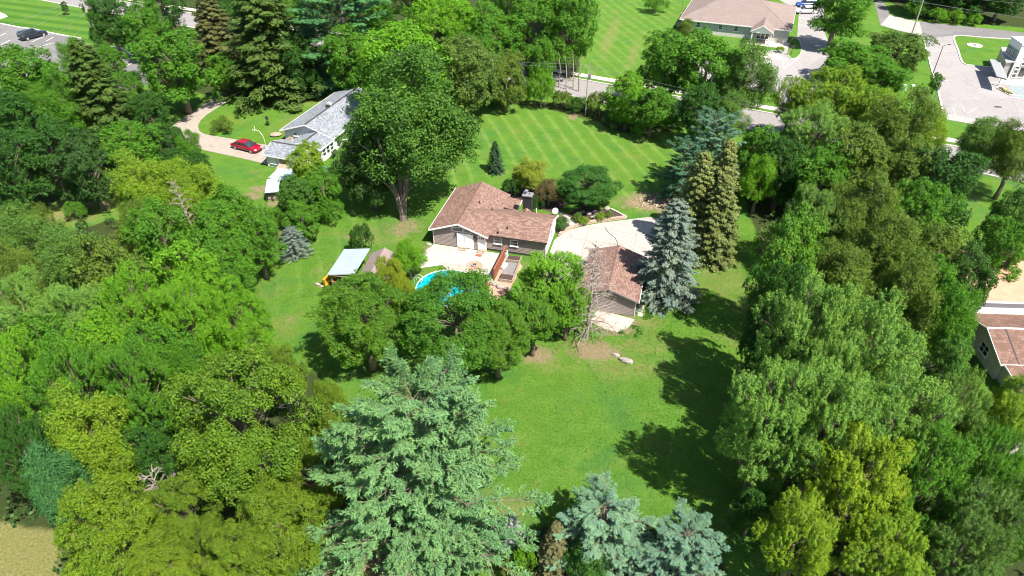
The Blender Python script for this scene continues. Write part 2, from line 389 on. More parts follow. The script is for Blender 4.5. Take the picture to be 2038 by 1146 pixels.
gm = mesh_np('ground', np.stack([X.ravel(), Y.ravel(), Z.ravel()], 1), q, [('soil','POINT',soil),('dry','POINT',dry),('mow','POINT',mow),('mow2','POINT',mow2),('wood','POINT',wood)])
def ground_mat():
    t = NT('lawn and soil'); v = t.coord()
    big = t.noise(v, 0.055, 5, 0.6); mid = t.noise(v, 0.5, 6, 0.65); fine = t.noise(v, 4.5, 5, 0.75); vf = t.noise(v, 9, 4, 0.85)
    g = t.ramp(mid, [(0.28, (0.042,0.130,0.014)), (0.5, (0.078,0.190,0.022)), (0.72, (0.122,0.230,0.040))])
    g = t.mix(t.maprange(big, 0.38, 0.66, 0, 0.6), g, (0.110,0.200,0.018))
    g = t.mix(t.maprange(fine, 0.46, 0.60, 0, 0.7), g, (0.032,0.095,0.008))
    g = t.mix(t.maprange(vf, 0.50, 0.62, 0, 0.7), g, (0.165,0.27,0.04))
    # clover / worn patches
    g = t.mix(t.maprange(t.noise(v, 0.22, 6, 0.7), 0.54, 0.66, 0, 0.6), g, (0.165,0.175,0.055))
    g = t.mix(t.maprange(t.noise(v, 0.16, 5, 0.7), 0.34, 0.48, 0.55, 0), g, (0.045,0.150,0.035))
    # mown bands, run along the direction of the mower
    sp = t.n('SeparateXYZ'); t.put(sp.inputs[0], v)
    ang = radians(-75.0)
    w = t.math('ADD', t.math('MULTIPLY', sp.outputs[0], -sin(ang)), t.math('MULTIPLY', sp.outputs[1], cos(ang)))
    w = t.math('ADD', w, t.math('MULTIPLY', t.noise(v, 0.08, 2), 0.9))
    st = t.math('SINE', t.math('MULTIPLY', w, 2*pi/2.6))
    am = t.n('Attribute', attribute_name='mow').outputs['Fac']
    g = t.mix(t.math('MULTIPLY', am, t.maprange(t.math('ADD', st, t.math('MULTIPLY', t.math('SUBTRACT', mid, 0.5), 1.6)), 0.40, 1.1, 0, 0.5)), g, (0.18,0.26,0.055))
    g = t.mix(t.math('MULTIPLY', am, t.maprange(st, -0.3, -0.9, 0, 0.16)), g, (0.05,0.14,0.014))
    a2 = t.n('Attribute', attribute_name='mow2').outputs['Fac']; ag = radians(-19)
    w2 = t.math('ADD', t.math('MULTIPLY', sp.outputs[0], -sin(ag)), t.math('MULTIPLY', sp.outputs[1], cos(ag)))
    s2 = t.math('SINE', t.math('MULTIPLY', w2, 2*pi/4.4))
    g = t.mix(t.math('MULTIPLY', a2, t.maprange(s2, -0.4, 0.6, 0, 0.75)), g, (0.04,0.12,0.014))
    edge = t.math('MULTIPLY', t.math('SUBTRACT', t.noise(v, 0.7, 6, 0.75), 0.5), 1.5)
    edge2 = t.math('MULTIPLY', t.math('SUBTRACT', t.noise(v, 2.5, 5, 0.75), 0.5), 0.7)
    e = t.math('ADD', edge, edge2)
    ad = t.n('Attribute', attribute_name='dry').outputs['Fac']
    g = t.mix(t.maprange(t.math('ADD', ad, e), 0.3, 0.95, 0, 0.8), g, t.ramp(fine, [(0.35, (0.12,0.12,0.035)), (0.55, (0.25,0.215,0.085)), (0.7, (0.36,0.31,0.15))]))
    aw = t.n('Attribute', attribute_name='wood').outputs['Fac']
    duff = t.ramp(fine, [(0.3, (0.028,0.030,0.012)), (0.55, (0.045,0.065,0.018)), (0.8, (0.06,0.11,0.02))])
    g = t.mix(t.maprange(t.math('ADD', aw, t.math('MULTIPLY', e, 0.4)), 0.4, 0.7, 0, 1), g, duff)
    as_ = t.n('Attribute', attribute_name='soil').outputs['Fac']
    dirt = t.ramp(fine, [(0.3, (0.13,0.085,0.05)), (0.55, (0.27,0.19,0.125)), (0.75, (0.38,0.29,0.20))])
    g = t.mix(t.math('MULTIPLY', t.maprange(t.math('ADD', as_, t.math('MULTIPLY', e, 1.5)), 0.38, 0.75, 0, 0.9), t.maprange(t.noise(v, 1.3, 6, 0.8), 0.36, 0.52, 0.25, 1.0)), g, dirt)
    t.col(g); t.rough(0.95); t.b.inputs['Specular IOR Level'].default_value = 0.1
    t.bump(t.math('ADD', fine, vf), 0.9, 0.10)
    return t.m
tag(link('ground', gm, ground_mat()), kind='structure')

# ------------------------------------------------------------------ roads, lots, paths
road_c = [(-200,-70),(100,-10),(340,33),(760,104),(1190,182),(1545,247),(1950,322),(2300,392)]
rc = [at(*p) for p in road_c]
mb = MB(); strip(mb, smoothline([(p.x, p.y, 0) for p in rc], 6), 8.4, -0.1, 0.02); tag(mb.build('road', 'asphalt_road'), kind='structure')
walk_c = smoothline([(p.x+2.0, p.y+6.6, 0) for p in rc], 6)
for nm, seg in (('sidewalk', walk_c),):
    mb = MB()
    strip(mb, seg, 1.7, -0.1, 0.06); tag(mb.build(nm, 'walk'), kind='structure')
mb = MB(); strip(mb, [(p.x+1.25, p.y+4.35) for p in smoothline([(p.x, p.y, 0) for p in rc], 6)], 0.3, -0.05, 0.12)
strip(mb, [(p.x-1.25, p.y-4.35) for p in smoothline([(p.x, p.y, 0) for p in rc], 6)], 0.3, -0.05, 0.12); tag(mb.build('kerb', 'kerb'), kind='structure')

drive_px = [(443,182),(459,198),(432,215),(412,228),(399,240),(394,250),(397,261),(408,267),(425,270),(467,277),(503,284),(540,290),(548,312),(532,327),(477,314),(430,304),(398,297),(360,295),(330,300),(322,280),(330,264),(348,246),(372,230),(400,212),(425,196)]
sheet('driveway', drive_px, 0.02, 'drive')
sheet('driveway', [(425,196),(443,182),(470,168),(520,140),(560,100),(540,95),(500,130),(455,160)], 0.016, 'drive')
sheet('parking_lot', [(-300,-20),(0,47),(60,57),(160,76),(188,98),(215,93),(262,108),(300,160),(250,200),(150,180),(-300,60)], 0.02, 'asphalt')
mb = MB(); strip(mb, smoothline([(p.x, p.y, 0) for p in [at(-300,-20), at(0,47), at(60,57), at(112,68), at(160,76)]], 3), 0.5, -0.05, 0.13)
strip(mb, smoothline([(p.x, p.y, 0) for p in [at(183,103), at(192,97), at(215,93), at(240,96), at(262,108)]], 4), 0.35, -0.05, 0.13); tag(mb.build('kerb', 'kerb'), kind='structure')
sheet('island_walk', [(-60,12),(0,24),(12,29),(16,33),(0,38),(-60,30)], 0.02, 'walk')
# house patio and driveway of the brown house
sheet('patio', [(864,486),(965,500.5),(1012,507.5),(986,552),(966,574),(925,550),(905,546),(880,528),(836,534),(838,512),(850,497)], 0.05, 'patio')
drv = sheet('driveway', [(1103,478),(1113,470),(1130,459),(1160,450),(1200,443),(1250,437),(1290,432),(1345,440),(1372,470),(1350,520),(1300,545),(1283,530),(1284,518),(1180,512),(1120,560),(1085,560),(1095,500)], 0.03, 'concrete')
mb = MB(); cr = smoothline([(p.x, p.y, 0) for p in [at(1204,452), at(1211,462), at(1224,474), at(1229,486), at(1236,498), at(1240,506), at(1250,515)]], 4)
cr = [(p.x+R.uniform(-.06,.06), p.y+R.uniform(-.06,.06)) for p in cr]; strip(mb, cr, 0.09, 0.0, 0.036); mb.build('crack', 'trim_dark', drv)
sheet('side_path', [(1140,452),(1152,447),(1139,441),(1128,437),(1123,440)], 0.045, 'walk')
sheet('garage_apron', [(1190,615),(1263,636),(1252,650),(1235,662),(1205,655),(1175,640)], 0.012, 'patio')
sheet('crushed_brick', [(1010,509),(1026,514),(1040,530),(1012,580),(985,600),(962,590),(985,556)], 0.02, 'brickdust')
sheet('planting_bed', [(1112,469),(1128,456),(1160,446),(1200,440),(1248,432),(1215,417),(1150,415),(1120,430),(1100,434),(1105,455)], 0.02, 'mulch')
sheet('planting_bed', [(1015,395),(1105,425),(1130,405),(1060,370),(1000,375)], 0.016, 'mulch')
# office lot
lot2 = sheet('parking_lot', [(1455,-60),(1700,-60),(1640,0),(1640,60),(1655,100),(1640,150),(1625,178),(1585,188),(1583,212),(1552,212),(1551,182),(1500,180),(1330,145),(1340,115),(1495,105),(1585,95),(1590,25),(1560,5)], 0.02, 'asphalt_lot')
isl = [(1568,112),(1567,98),(1572,82),(1582,73),(1591,80),(1595,95),(1594,108),(1585,117),(1575,118)]
mb = MB(); mb.prism([(p.x, p.y) for p in wpoly(isl)], -0.05, 0.12); tag(mb.build('kerb', 'kerb'), kind='structure')
w = wpoly(isl); c0 = sum(w, Vector())/len(w)
GR = bpy.data.materials['lawn and soil']
sheet('grass_island', [c0+(p-c0)*0.93 for p in w], 0.126, GR, world=True)
sheet('walkway', [(1496,98),(1543,108),(1566,117),(1566,122),(1490,108)], 0.03, 'walk')
# lot and side street, upper right
sheet('side_street', [(1741,-60),(1741,8),(1752,50),(1799,64),(1838,76),(1850,78),(1901,71),(1960,74),(2038,79),(2300,96),(2300,82),(2038,65),(1900,50),(1830,43),(1772,30),(1757,0),(1757,-60)], 0.02, 'asphalt')
sheet('street_apron', [(1770,30),(1830,44),(1838,76),(1799,64),(1752,50)], 0.03, 'concrete')
sheet('parking_lot', [(1838,76),(1901,71),(1899,80),(1905,95),(1911,108),(1918,126),(1940,132),(1972,133),(1990,140),(2300,150),(2300,300),(2038,262),(1966,249),(1890,237),(1877,233),(1867,185),(1856,150),(1845,106)], 0.026, 'asphalt_lot')
sheet('lot_apron', [(1877,225),(1920,232),(1960,243),(1966,252),(1890,239),(1880,236)], 0.034, 'concrete')
mb = MB(); strip(mb, smoothline([(p.x, p.y, 0) for p in [at(2300,88), at(2038,79), at(1960,75), at(1905,71), at(1899,80), at(1906,98), at(1916,125), at(1940,131), at(1974,134)]], 4), 0.35, -0.05, 0.13)
strip(mb, smoothline([(p.x, p.y, 0) for p in [at(1838,80), at(1846,108), at(1857,150), at(1868,187), at(1877,228)]], 4), 0.3, -0.05, 0.12); tag(mb.build('kerb', 'kerb'), kind='structure')
# painted lines
def lines(name, segs, w, z, mat='paint'):
    mb = MB()
    for a, b in segs: strip(mb, [at(*a), at(*b)], w, z-0.003, z)
    return tag(mb.build(name, mat), kind='structure')
lines('parking_line', [((62,84),(98,68)),((92,82),(106,74)),((75,94),(106,85)),((20,80),(0,90)),((12,66),(-10,76)),((203,107),(221,99)),((212,119),(243,104)),((228,128),(247,118)),((250,132),(262,126)),((182,103),(196,97))], 0.16, 0.032)
lines('parking_line', [((1560,118),(1557,133)),((1593,114),(1560,136)),((1553,162),(1553,205)),((1600,165),(1625,170)),((1597,180),(1618,184)),((1588,34),(1615,38)),((1588,48),(1622,58)),((1570,150),(1600,154))], 0.16, 0.032)
lines('parking_line', [((x, 142+11*i),(x+22-0*i, 144+11*i)) for i, x in enumerate((1971,1969,1972,1974))]+[((1971,184),(1992,188)),((1938,193),(1946,197)),((1915,209),(1920,222)),((1944,214),(1926,226)),((1905,238),(1897,215))], 0.14, 0.036)
lines('parking_line_blue', [((2008+2*i,170+5*i),(2060,176+5*i)) for i in range(5)], 0.35, 0.036, 'paint_blue')
lines('parking_line', [((2010,193),(2060,200)),((2008,188),(2060,194))], 0.16, 0.041)
c = at(1940,90); mb = MB(); mb.cyl((c.x, c.y), 1.6, -0.02, 0.05, 24); mp = mb.build('manhole', 'walk'); tag(mp, 'round pale concrete manhole pad set in the grass island', 'manhole')
mb = MB(); mb.cyl((c.x, c.y), 0.35, 0.05, 0.12, 14); mb.build('cover', 'metal_dark', mp)
for px, lb in ((1986,213),'dark drain grate in the lot below the white glazed building'),((1570,150),'dark drain grate in the lot below the office porch'):
    c = at(*px); mb = MB(); mb.b2((c.x-0.6, c.y-0.3, 0.02), (c.x+0.6, c.y+0.3, 0.045))
    tag(mb.build('drain_grate', 'metal_dark'), lb, 'drain')

# ------------------------------------------------------------------ building helpers (local frame: x right, y back, z up)
def siding(mb, p0, p1, z0, ztop, step=0.2, out=0.03, holes=()):
    """lapped boards on the wall from p0 to p1 (seen from its right-hand side); ztop(s) gives the wall's top at s along it"""
    a, b = Vector((*p0, 0)), Vector((*p1, 0)); L = (b-a).length; d = (b-a)/L; n = Vector((d.y, -d.x, 0))
    S = np.linspace(0, L, 41); T = np.array([ztop(s) for s in S]); zm = T.max(); z = z0
    while z < zm-0.01:
        z1 = min(z+step, zm); ok = S[T >= z+step*0.5] if T.max()-T.min() > 0.01 else S
        if len(ok) >= 2:
            s0, s1 = ok[0], ok[-1]
            A, B_ = a+d*s0, a+d*s1
            mb.add([(A+n*out).to_tuple()[:2]+(z,), (B_+n*out).to_tuple()[:2]+(z,), (B_+n*0.002).to_tuple()[:2]+(z1,), (A+n*0.002).to_tuple()[:2]+(z1,), A.to_tuple()[:2]+(z,), B_.to_tuple()[:2]+(z,)],
                   [(0,1,2,3),(4,5,1,0)])
        z += step
def wall_body(mb, poly, z0, z1): mb.prism(poly, z0, z1)
def gable_fill(mb, pa, pb, zc, zp, t=0.12):
    """triangular wall above the eaves between points pa and pb, thickness towards its left"""
    a, b = Vector((*pa, 0)), Vector((*pb, 0)); d = (b-a).normalized(); n = Vector((-d.y, d.x, 0))*t; m = (a+b)/2
    V = [(a.x,a.y,zc),(b.x,b.y,zc),(m.x,m.y,zp)]; V += [(p[0]+n.x, p[1]+n.y, p[2]) for p in V]
    mb.add(V, [(0,1,2),(5,4,3),(0,3,4,1),(1,4,5,2),(2,5,3,0)])
def window(parent, c, ax, w, h, frame='trim_white', pane='glass', sash=True, depth=0.07, label=None, grid=0):
    """c = centre on wall face, ax = unit (x,y) along the wall with the outside on its right"""
    d = Vector((ax[0], ax[1], 0)).normalized(); n = Vector((d.y, -d.x, 0)); c = Vector(c)
    rz = atan2(d.y, d.x); fw = 0.09; mb = MB()
    for u, v, ww, hh_ in ((-w/2+fw/2, 0, fw, h), (w/2-fw/2, 0, fw, h), (0, h/2-fw/2, w-2*fw, fw), (0, -h/2+fw/2, w-2*fw, fw)):
        p = c+d*u+n*(depth/2+0.03); mb.box((p.x, p.y, c.z+v), (ww, depth, hh_), rz)
    f = mb.build('window', frame, parent)
    mb = MB(); p = c+n*0.045; mb.box((p.x, p.y, c.z), (w-2*fw, 0.02, h-2*fw), rz); mb.build('pane', pane, f)
    mb = MB()
    if sash: p = c+n*0.07; mb.box((p.x, p.y, c.z), (w-2*fw, 0.035, 0.06), rz)
    for g in range(grid): p = c+n*0.07+d*((g+1)/(grid+1)-0.5)*(w-2*fw); mb.box((p.x, p.y, c.z), (0.05, 0.03, h-2*fw), rz)
    if mb.v: mb.build('sash', frame, f)
    mb = MB(); p = c+n*0.09; mb.box((p.x, p.y, c.z-h/2-0.04), (w+0.12, 0.14, 0.06), rz); mb.build('sill', frame, f)
    if label: f['label'] = label
    return f
def door(parent, c, ax, w, h, mat='trim_white', panels=2, lites=0, handle=True, label=None):
    d = Vector((ax[0], ax[1], 0)).normalized(); n = Vector((d.y, -d.x, 0)); c = Vector(c); rz = atan2(d.y, d.x)
    mb = MB(); p = c+n*0.05; mb.box((p.x, p.y, c.z), (w, 0.05, h), rz)
    for k in range(panels):
        for s in (-1, 1):
            q = c+n*0.085+d*s*w*0.22; mb.box((q.x, q.y, c.z-h*0.28+k*h*0.32), (w*0.3, 0.02, h*0.26), rz)
    o = mb.build('door', mat, parent); mb = MB()
    for u, ww, hh_, v in ((-w/2-0.05, 0.1, h+0.1, 0.05), (w/2+0.05, 0.1, h+0.1, 0.05), (0, w, 0.1, h/2+0.05)):
        q = c+n*0.05+d*u; mb.box((q.x, q.y, c.z+v), (ww, 0.08, hh_), rz)
    mb.build('frame', 'trim_white', o)
    if lites:
        for k in range(lites):
            mb = MB(); q = c+n*0.085+d*((k+0.5)/lites-0.5)*w*0.75; mb.box((q.x, q.y, c.z+h*0.37), (w*0.19, 0.02, h*0.12), rz); mb.build('pane', 'glass', o)
    if handle:
        mb = MB(); q = c+n*0.12+d*w*0.4; mb.ell((q.x, q.y, c.z-0.05), (0.04,0.04,0.04), 8, 5); mb.build('handle', 'metal_dark', o)
    if label: o['label'] = label
    return o
def roof_parts(parent, planes, t=0.16, caps=(), capmat='roof_brown_y', fascia=(), fmat='trim_white', name='roof'):
    first = None
    for quad, mat in planes:
        mb = MB(); mb.slab(quad, t); o = mb.build(name, mat, parent); first = first or o
    for a, b in caps:
        a, b = Vector(a), Vector(b); L = (b-a).length; n = max(2, int(L/0.32)); rr = random.Random(3); mb = MB(); d = (b-a)/L; rz = atan2(d.y, d.x)
        for i in range(n):
            p = a+d*(i+0.5)*L/n; q = MB(); h = 0.012+0.014*(i % 2); w = 0.17
            s = Vector((-sin(rz), cos(rz), 0)); e = d*(L/n*0.52)
            V = [p-e-s*w+Vector((0,0,-0.05+h)), p-e+Vector((0,0,0.03+h)), p-e+s*w+Vector((0,0,-0.05+h)), p+e-s*w+Vector((0,0,-0.05+h)), p+e+Vector((0,0,0.045+h)), p+e+s*w+Vector((0,0,-0.05+h))]
            mb.add([tuple(v) for v in V], [(0,3,4,1),(1,4,5,2),(3,5,4),(0,1,2)])
        mb.build('ridge_cap', capmat, first)
    for a, b in fascia:
        a, b = Vector(a), Vector(b); d = b-a; up = Vector((0,0,1)); s = d.cross(up).normalized()*0.025
        V = []
        for p in (a, b):
            for dz in (0.015, -t-0.04):
                for k in (-1, 1): V.append(tuple(p+s*k+Vector((0,0,dz))))
        mb = MB(); mb.add(V, [(0,1,3,2),(4,6,7,5),(0,4,5,1),(2,3,7,6),(1,5,7,3),(0,2,6,4)]); mb.build('fascia', fmat, parent)
    return first
def vent(parent, x, y, z):
    mb = MB(); mb.tube([(x,y,z-0.1),(x,y,z+0.35)], 0.06, 8); mb.cyl((x,y), 0.13, z+0.0, z+0.05, 10); return mb.build('vent_pipe', 'metal_dark', parent)

# ------------------------------------------------------------------ the brown house
A0 = radians(-14.4)
HO = at(864, 485)
hs = empty('ranch_house', HO, A0, 'long low grey-brown ranch house with a mottled red-brown L-shaped roof, beside the white patio', 'house')
ZE, ZP = 2.45, 3.75
wb = MB(); wb.prism([(0,0),(7.1,0),(7.1,0.35),(14.8,0.35),(14.8,6.7),(7.1,6.7),(7.1,10.6),(0,10.6)], 0, ZE)
gable_fill(wb, (0,0), (7.1,0), ZE, ZP-0.08); gable_fill(wb, (7.1,10.6), (0,10.6), ZE, ZP-0.08); gable_fill(wb, (14.8,0.35), (14.8,6.7), ZE, ZP-0.15)
wall = wb.build('wall', 'siding_taupe', hs)
sb = MB()
gt = lambda L, zp: (lambda s: ZE+(zp-ZE)*(1-abs(s-L/2)/(L/2)))
siding(sb, (0,0), (7.1,0), 0.12, gt(7.1, ZP-0.05)); siding(sb, (7.1,0), (7.1,0.35), 0.12, lambda s: ZE)
siding(sb, (7.1,0.35), (14.8,0.35), 0.3, lambda s: ZE); siding(sb, (0,10.6), (0,0), 0.12, lambda s: ZE)
sb.build('siding', 'siding_taupe', wall)
sb = MB(); siding(sb, (14.8,0.35), (14.8,6.7), 0.12, gt(6.35, ZP-0.15)); sb.build('siding', 'siding_cream', wall)['label'] = 'pale sunlit end wall'  # cream boards on the taupe house put the sunlight into this wall's colour
mb = MB(); mb.b2((7.1,0.32,0), (14.83,0.346,0.28)); mb.build('foundation', 'trim_dark', wall)
rx, rt = 3.55, 0.45     # ridge of the front wing at x, overhang
sl = (ZP-ZE)/rx
ez = ZE-rt*sl+0.12; pz = ZP+0.12
lx, rx2, fy, by = -rt, 7.1+rt, -0.45, 11.0
yr = 3.5; wy0, wy1, wx1 = -0.02, 7.0, 15.1; wz = pz; wez = pz-(yr-wy0)*sl
jx = rx+(pz-wez)/sl      # where the wing's eave height meets the front wing's slope
planes = [([(lx,fy,ez),(rx,fy,pz),(rx,by,pz),(lx,by,ez)], 'roof_brown_x'),
          ([(rx,fy,pz),(rx2,fy,ez),(rx2,wy0,ez),(rx,yr,pz)], 'roof_brown_x'),
          ([(rx,yr,pz),(rx2,wy1,ez),(rx2,by,ez),(rx,by,pz)], 'roof_brown_x'),
          ([(rx,yr,wz),(rx2,wy0,ez),(wx1,wy0,wez),(wx1,yr,wz)], 'roof_brown_y'),
          ([(rx,yr,wz),(wx1,yr,wz),(wx1,wy1,wez),(rx2,wy1,ez)], 'roof_brown_y'),
          ([(rx2,7.5,ez-0.05),(9.3,7.5,ez-0.32),(9.3,10.4,ez-0.32),(rx2,10.4,ez-0.05)], 'roof_brown_x')]
roof_parts(hs, planes, caps=[((rx,fy,pz),(rx,by,pz)), ((rx,yr,pz+0.01),(wx1,yr,pz+0.01))],
           fascia=[((lx,fy,ez),(rx,fy-0.02,pz)), ((rx,fy-0.02,pz),(rx2,fy,ez)), ((lx-0.03,by,ez),(lx-0.03,fy,ez)), ((wx1+0.03,wy0,wez),(wx1+0.03,yr,wz)), ((wx1+0.03,yr,wz),(wx1+0.03,wy1,wez)), ((9.33,7.5,ez-0.3),(9.33,10.4,ez-0.3))])
roof_parts(hs, [], fascia=[((rx2+0.05,wy0-0.03,wez),(wx1,wy0-0.03,wez))], fmat='trim_dark')
# cricket behind the chimney
mb = MB(); cz = wez+0.95*sl; mb.add([(10.1,wy1+0.02,wez-0.02),(11.5,wy1+0.02,wez-0.02),(10.8,6.1,wez+0.9*sl+0.03),(10.8,wy1+0.02,wez+0.42)], [(0,3,2),(3,1,2),(0,1,3),(0,2,1)]); mb.build('roof', 'roof_brown_x', hs)
for p in ((6.6,4.8,wz-1.3*sl), (8.6,0.5,wez+0.2), (9.6,1.3,wez+0.5), (4.6,5.9,pz-0.4)): vent(hs, *p)
f = (1,0)
sd = door(hs, (4.35,0,1.15), f, 2.0, 2.05, 'blind_white', panels=0, handle=False, label='white sliding patio door with closed blinds')
mb = MB(); mb.b2((4.31,-0.12,0.16),(4.39,-0.075,2.14)); mb.build('mullion', 'trim_white', sd)
door(hs, (6.55,0,1.15), f, 0.9, 2.05, 'trim_white', 2, 3)
# the two slanted windows under the gable
for pts in ([(2.55,2.42),(4.15,2.42),(4.15,3.22),(2.55,2.95)], [(4.35,2.42),(5.15,2.42),(5.15,2.75),(4.35,3.12)]):
    mb = MB(); n = len(pts)
    o_ = [(p[0], -0.05, p[1]) for p in pts]+[(p[0], -0.005, p[1]) for p in pts]
    mb.add(o_, [(0,1,2,3),(4,7,6,5)]+[(i,4+i,4+(i+1)%4,(i+1)%4) for i in range(4)]); wf = mb.build('window', 'trim_white', hs)
    cx_ = sum(p[0] for p in pts)/4; cz_ = sum(p[1] for p in pts)/4
    q_ = [(cx_+(p[0]-cx_)*0.86, -0.065, cz_+(p[1]-cz_)*0.72) for p in pts]
    mb = MB(); mb.add(q_+[(a[0],-0.052,a[2]) for a in q_], [(0,1,2,3)]+[(i,4+i,4+(i+1)%4,(i+1)%4) for i in range(4)]); mb.build('pane', 'glass', wf)
for x in (8.6, 10.75): window(hs, (x,0.35,1.68), f, 1.05, 0.95)
window(hs, (14.8,3.4,1.55), (0,1), 1.9, 1.35, grid=1)
for x, z in ((3.1,1.95),(5.62,1.95),(5.95+0.02,1.8)):
    mb = MB(); mb.box((x,-0.12,z),(0.12,0.12,0.26)); mb.ell((x,-0.16,z+0.15),(0.09,0.09,0.07),8,4); mb.box((x,-0.05,z+0.05),(0.05,0.1,0.05)); mb.build('wall_lamp', 'brass', hs)
# corner boards, chimney
for p_, q_ in (((-0.05,-0.05,0),(0.07,0.07,ZE)),((7.03,-0.05,0),(7.15,0.07,ZE)),((14.76,0.3,0),(14.88,0.4,ZE)),((14.76,6.64,0),(14.88,6.76,ZE))): mb = MB(); mb.b2(p_, q_); mb.build('corner_board', 'siding_cream', hs)
mb = MB(); mb.b2((10.2,7.05,0),(11.4,7.95,4.7)); ch = mb.build('chimney', 'brick_black', hs)
mb = MB(); mb.b2((10.1,6.95,4.7),(11.5,8.05,4.85)); mb.build('chimney_cap', 'metal_grey', ch)
mb = MB(); mb.cyl((10.6,7.5), 0.17, 4.85, 5.25, 12); mb.cyl((11.1,7.5), 0.13, 4.85, 5.1, 12); mb.cyl((10.6,7.5), 0.27, 5.3, 5.36, 12); mb.build('flue', 'metal_grey', ch)
mb = MB(); mb.b2((12.1,6.8,2.3),(12.2,6.9,3.2)); mb.build('downspout', 'trim_white', hs)
mb = MB(); mb.b2((7.3,8.0,0),(7.75,10.0,2.2)); mb.build('porch_post', 'trim_white', hs)
# satellite dish
dx = Vector((14.75,6.75,wez+0.05)); ds = empty('satellite_dish', HO+Vector((dx.x*cos(A0)-dx.y*sin(A0), dx.x*sin(A0)+dx.y*cos(A0), dx.z)), A0, 'small round white satellite dish on the corner of the brown roof', 'dish')
mb = MB(); n = 18; V = [(0,0,0)]
for k, (r_, z_) in enumerate(((0.22,0.03),(0.42,0.10))):
    for j in range(n): V.append((r_*cos(2*pi*j/n), r_*sin(2*pi*j/n), z_))
F = [(0,1+j,1+(j+1)%n) for j in range(n)]+[(1+j,1+n+j,1+n+(j+1)%n,1+(j+1)%n) for j in range(n)]
mb.add(V, F); mb.add([(a,b,c-0.02) for a,b,c in V], [f_[::-1] for f_ in F]); d_ = mb.build('dish_reflector', 'metal_white', ds, loc=(0,-0.1,0.7)); d_.rotation_euler = (radians(52),0,radians(-10))
mb = MB(); mb.tube([(0,0.05,0),(0,0.05,0.45),(0,-0.02,0.68)], 0.03, 8); mb.build('mast', 'metal_grey', ds)
mb = MB(); mb.tube([(0,-0.15,0.4),(0,-0.55,0.55),(0,-0.62,0.95)], 0.015, 6); mb.box((0,-0.62,1.0),(0.07,0.07,0.1)); mb.build('feed_arm', 'metal_grey', ds)
def HL(x, y, z=0.0): return HO+Vector((x*cos(A0)-y*sin(A0), x*sin(A0)+y*cos(A0), z))
# steps, AC unit, fire pit
for x, w_, lb in ((4.0,1.1,'two pale concrete steps below the white sliding door'),(6.5,0.95,'two grey steps with a red-brown mat below the narrow white door')):
    e_ = empty('door_steps', HL(x,0), A0, lb, 'steps')
    for k in range(2):
        mb = MB(); mb.b2((-w_/2,-0.4-0.35*k,0.05),(w_/2,-0.06 if k == 0 else -0.4,0.28-0.12*k)); mb.build('step', 'wood_grey', e_)
mb = MB(); mb.b2((-0.4,-1.45,0.052),(0.4,-0.95,0.075)); tag(mb.build('door_mat', 'wood_red', loc=HL(6.45,0), rz=A0), 'red-brown mat on the patio before the narrow door', 'mat')
ac = empty('air_conditioner', HL(9.75,-0.75,0.05), A0, 'pale grey air conditioner standing against the house wall by the tall fence', 'air conditioner')
mb = MB(); mb.b2((-0.45,-0.45,0.0),(0.45,0.45,0.08)); mb.build('base', 'walk', ac)
mb = MB(); mb.b2((-0.38,-0.38,0.08),(0.38,0.38,0.85))
for k in range(9):
    for s in (-1,1): mb.b2((-0.36,s*0.385-0.01,0.14+k*0.075),(0.36,s*0.385+0.01,0.17+k*0.075)); mb.b2((s*0.385-0.01,-0.36,0.14+k*0.075),(s*0.385+0.01,0.36,0.17+k*0.075))
mb.build('housing', 'siding_grey', ac)
mb = MB(); mb.cyl((0,0), 0.31, 0.85, 0.87, 18); mb.build('fan_well', 'metal_dark', ac)
mb = MB()
for r_ in (0.1,0.2,0.3): mb.tube([(r_*cos(a*pi/8), r_*sin(a*pi/8), 0.885) for a in range(17)], 0.008, 4)
mb.cyl((0,0),0.08,0.875,0.9,10); mb.build('fan_guard', 'metal_grey', ac)
fp = at(944,529); fe = empty('fire_pit', (fp.x,fp.y,0.05), 0, 'ring fire pit on a rust-stained patch of the patio', 'fire pit')
mb = MB(); mb.cyl((0,0), 1.05, 0.0, 0.012, 26); mb.build('stained_pad', 'brickdust', fe)
for k in range(9):
    a = 2*pi*k/9; mb = MB(); mb.box((0.33*cos(a),0.33*sin(a),0.11),(0.13,0.2,0.2),a); mb.build('stone', 'stone', fe)
mb = MB(); mb.cyl((0,0),0.26,0.012,0.04,12); mb.build('ash', 'trim_dark', fe)

# pool
pc = at(888,574); pl = empty('swimming_pool', (pc.x,pc.y,0), 0, 'round turquoise pool beside the patio, half hidden under the maples', 'pool')
mb = MB(); n = 40; r0, r1 = 3.55, 3.66
ring = lambda r_, z: [(r_*cos(2*pi*i/n), r_*sin(2*pi*i/n), z) for i in range(n)]
V = ring(r1,0)+ring(r1,0.2)+ring(r0,0.2)+ring(r0,0.05)
F = []
for k in range(3):
    for i in range(n): F.append((k*n+i, k*n+(i+1)%n, (k+1)*n+(i+1)%n, (k+1)*n+i))
mb.add(V, F); mb.build('rim', 'walk', pl)
mb = MB(); mb.cyl((0,0), 3.55, 0.0, 0.12, 40); mb.build('water', 'water', pl)
mb = MB()
for s in (-0.25,0.25): mb.tube([(3.2,s,0.0),(3.2,s,0.8),(3.6,s,1.0),(4.1,s,0.8),(4.1,s,0.05)], 0.025, 6)
for z in (0.3,0.55): mb.tube([(3.2,-0.25,z),(3.2,0.25,z)], 0.02, 6)
o = mb.build('ladder', 'metal_white', pl); o.rotation_euler = (0,0,radians(160))
c = at(876,566); mb = MB(); mb.ell((0,0,0.22),(0.42,0.75,0.1),12,6); mb.ell((0.05,0.5,0.33),(0.28,0.2,0.09),10,5); tag(mb.build('pool_float', 'blue_plastic', loc=(c.x,c.y,0), rz=0.3), 'bright blue float lying on the pool water', 'pool float')

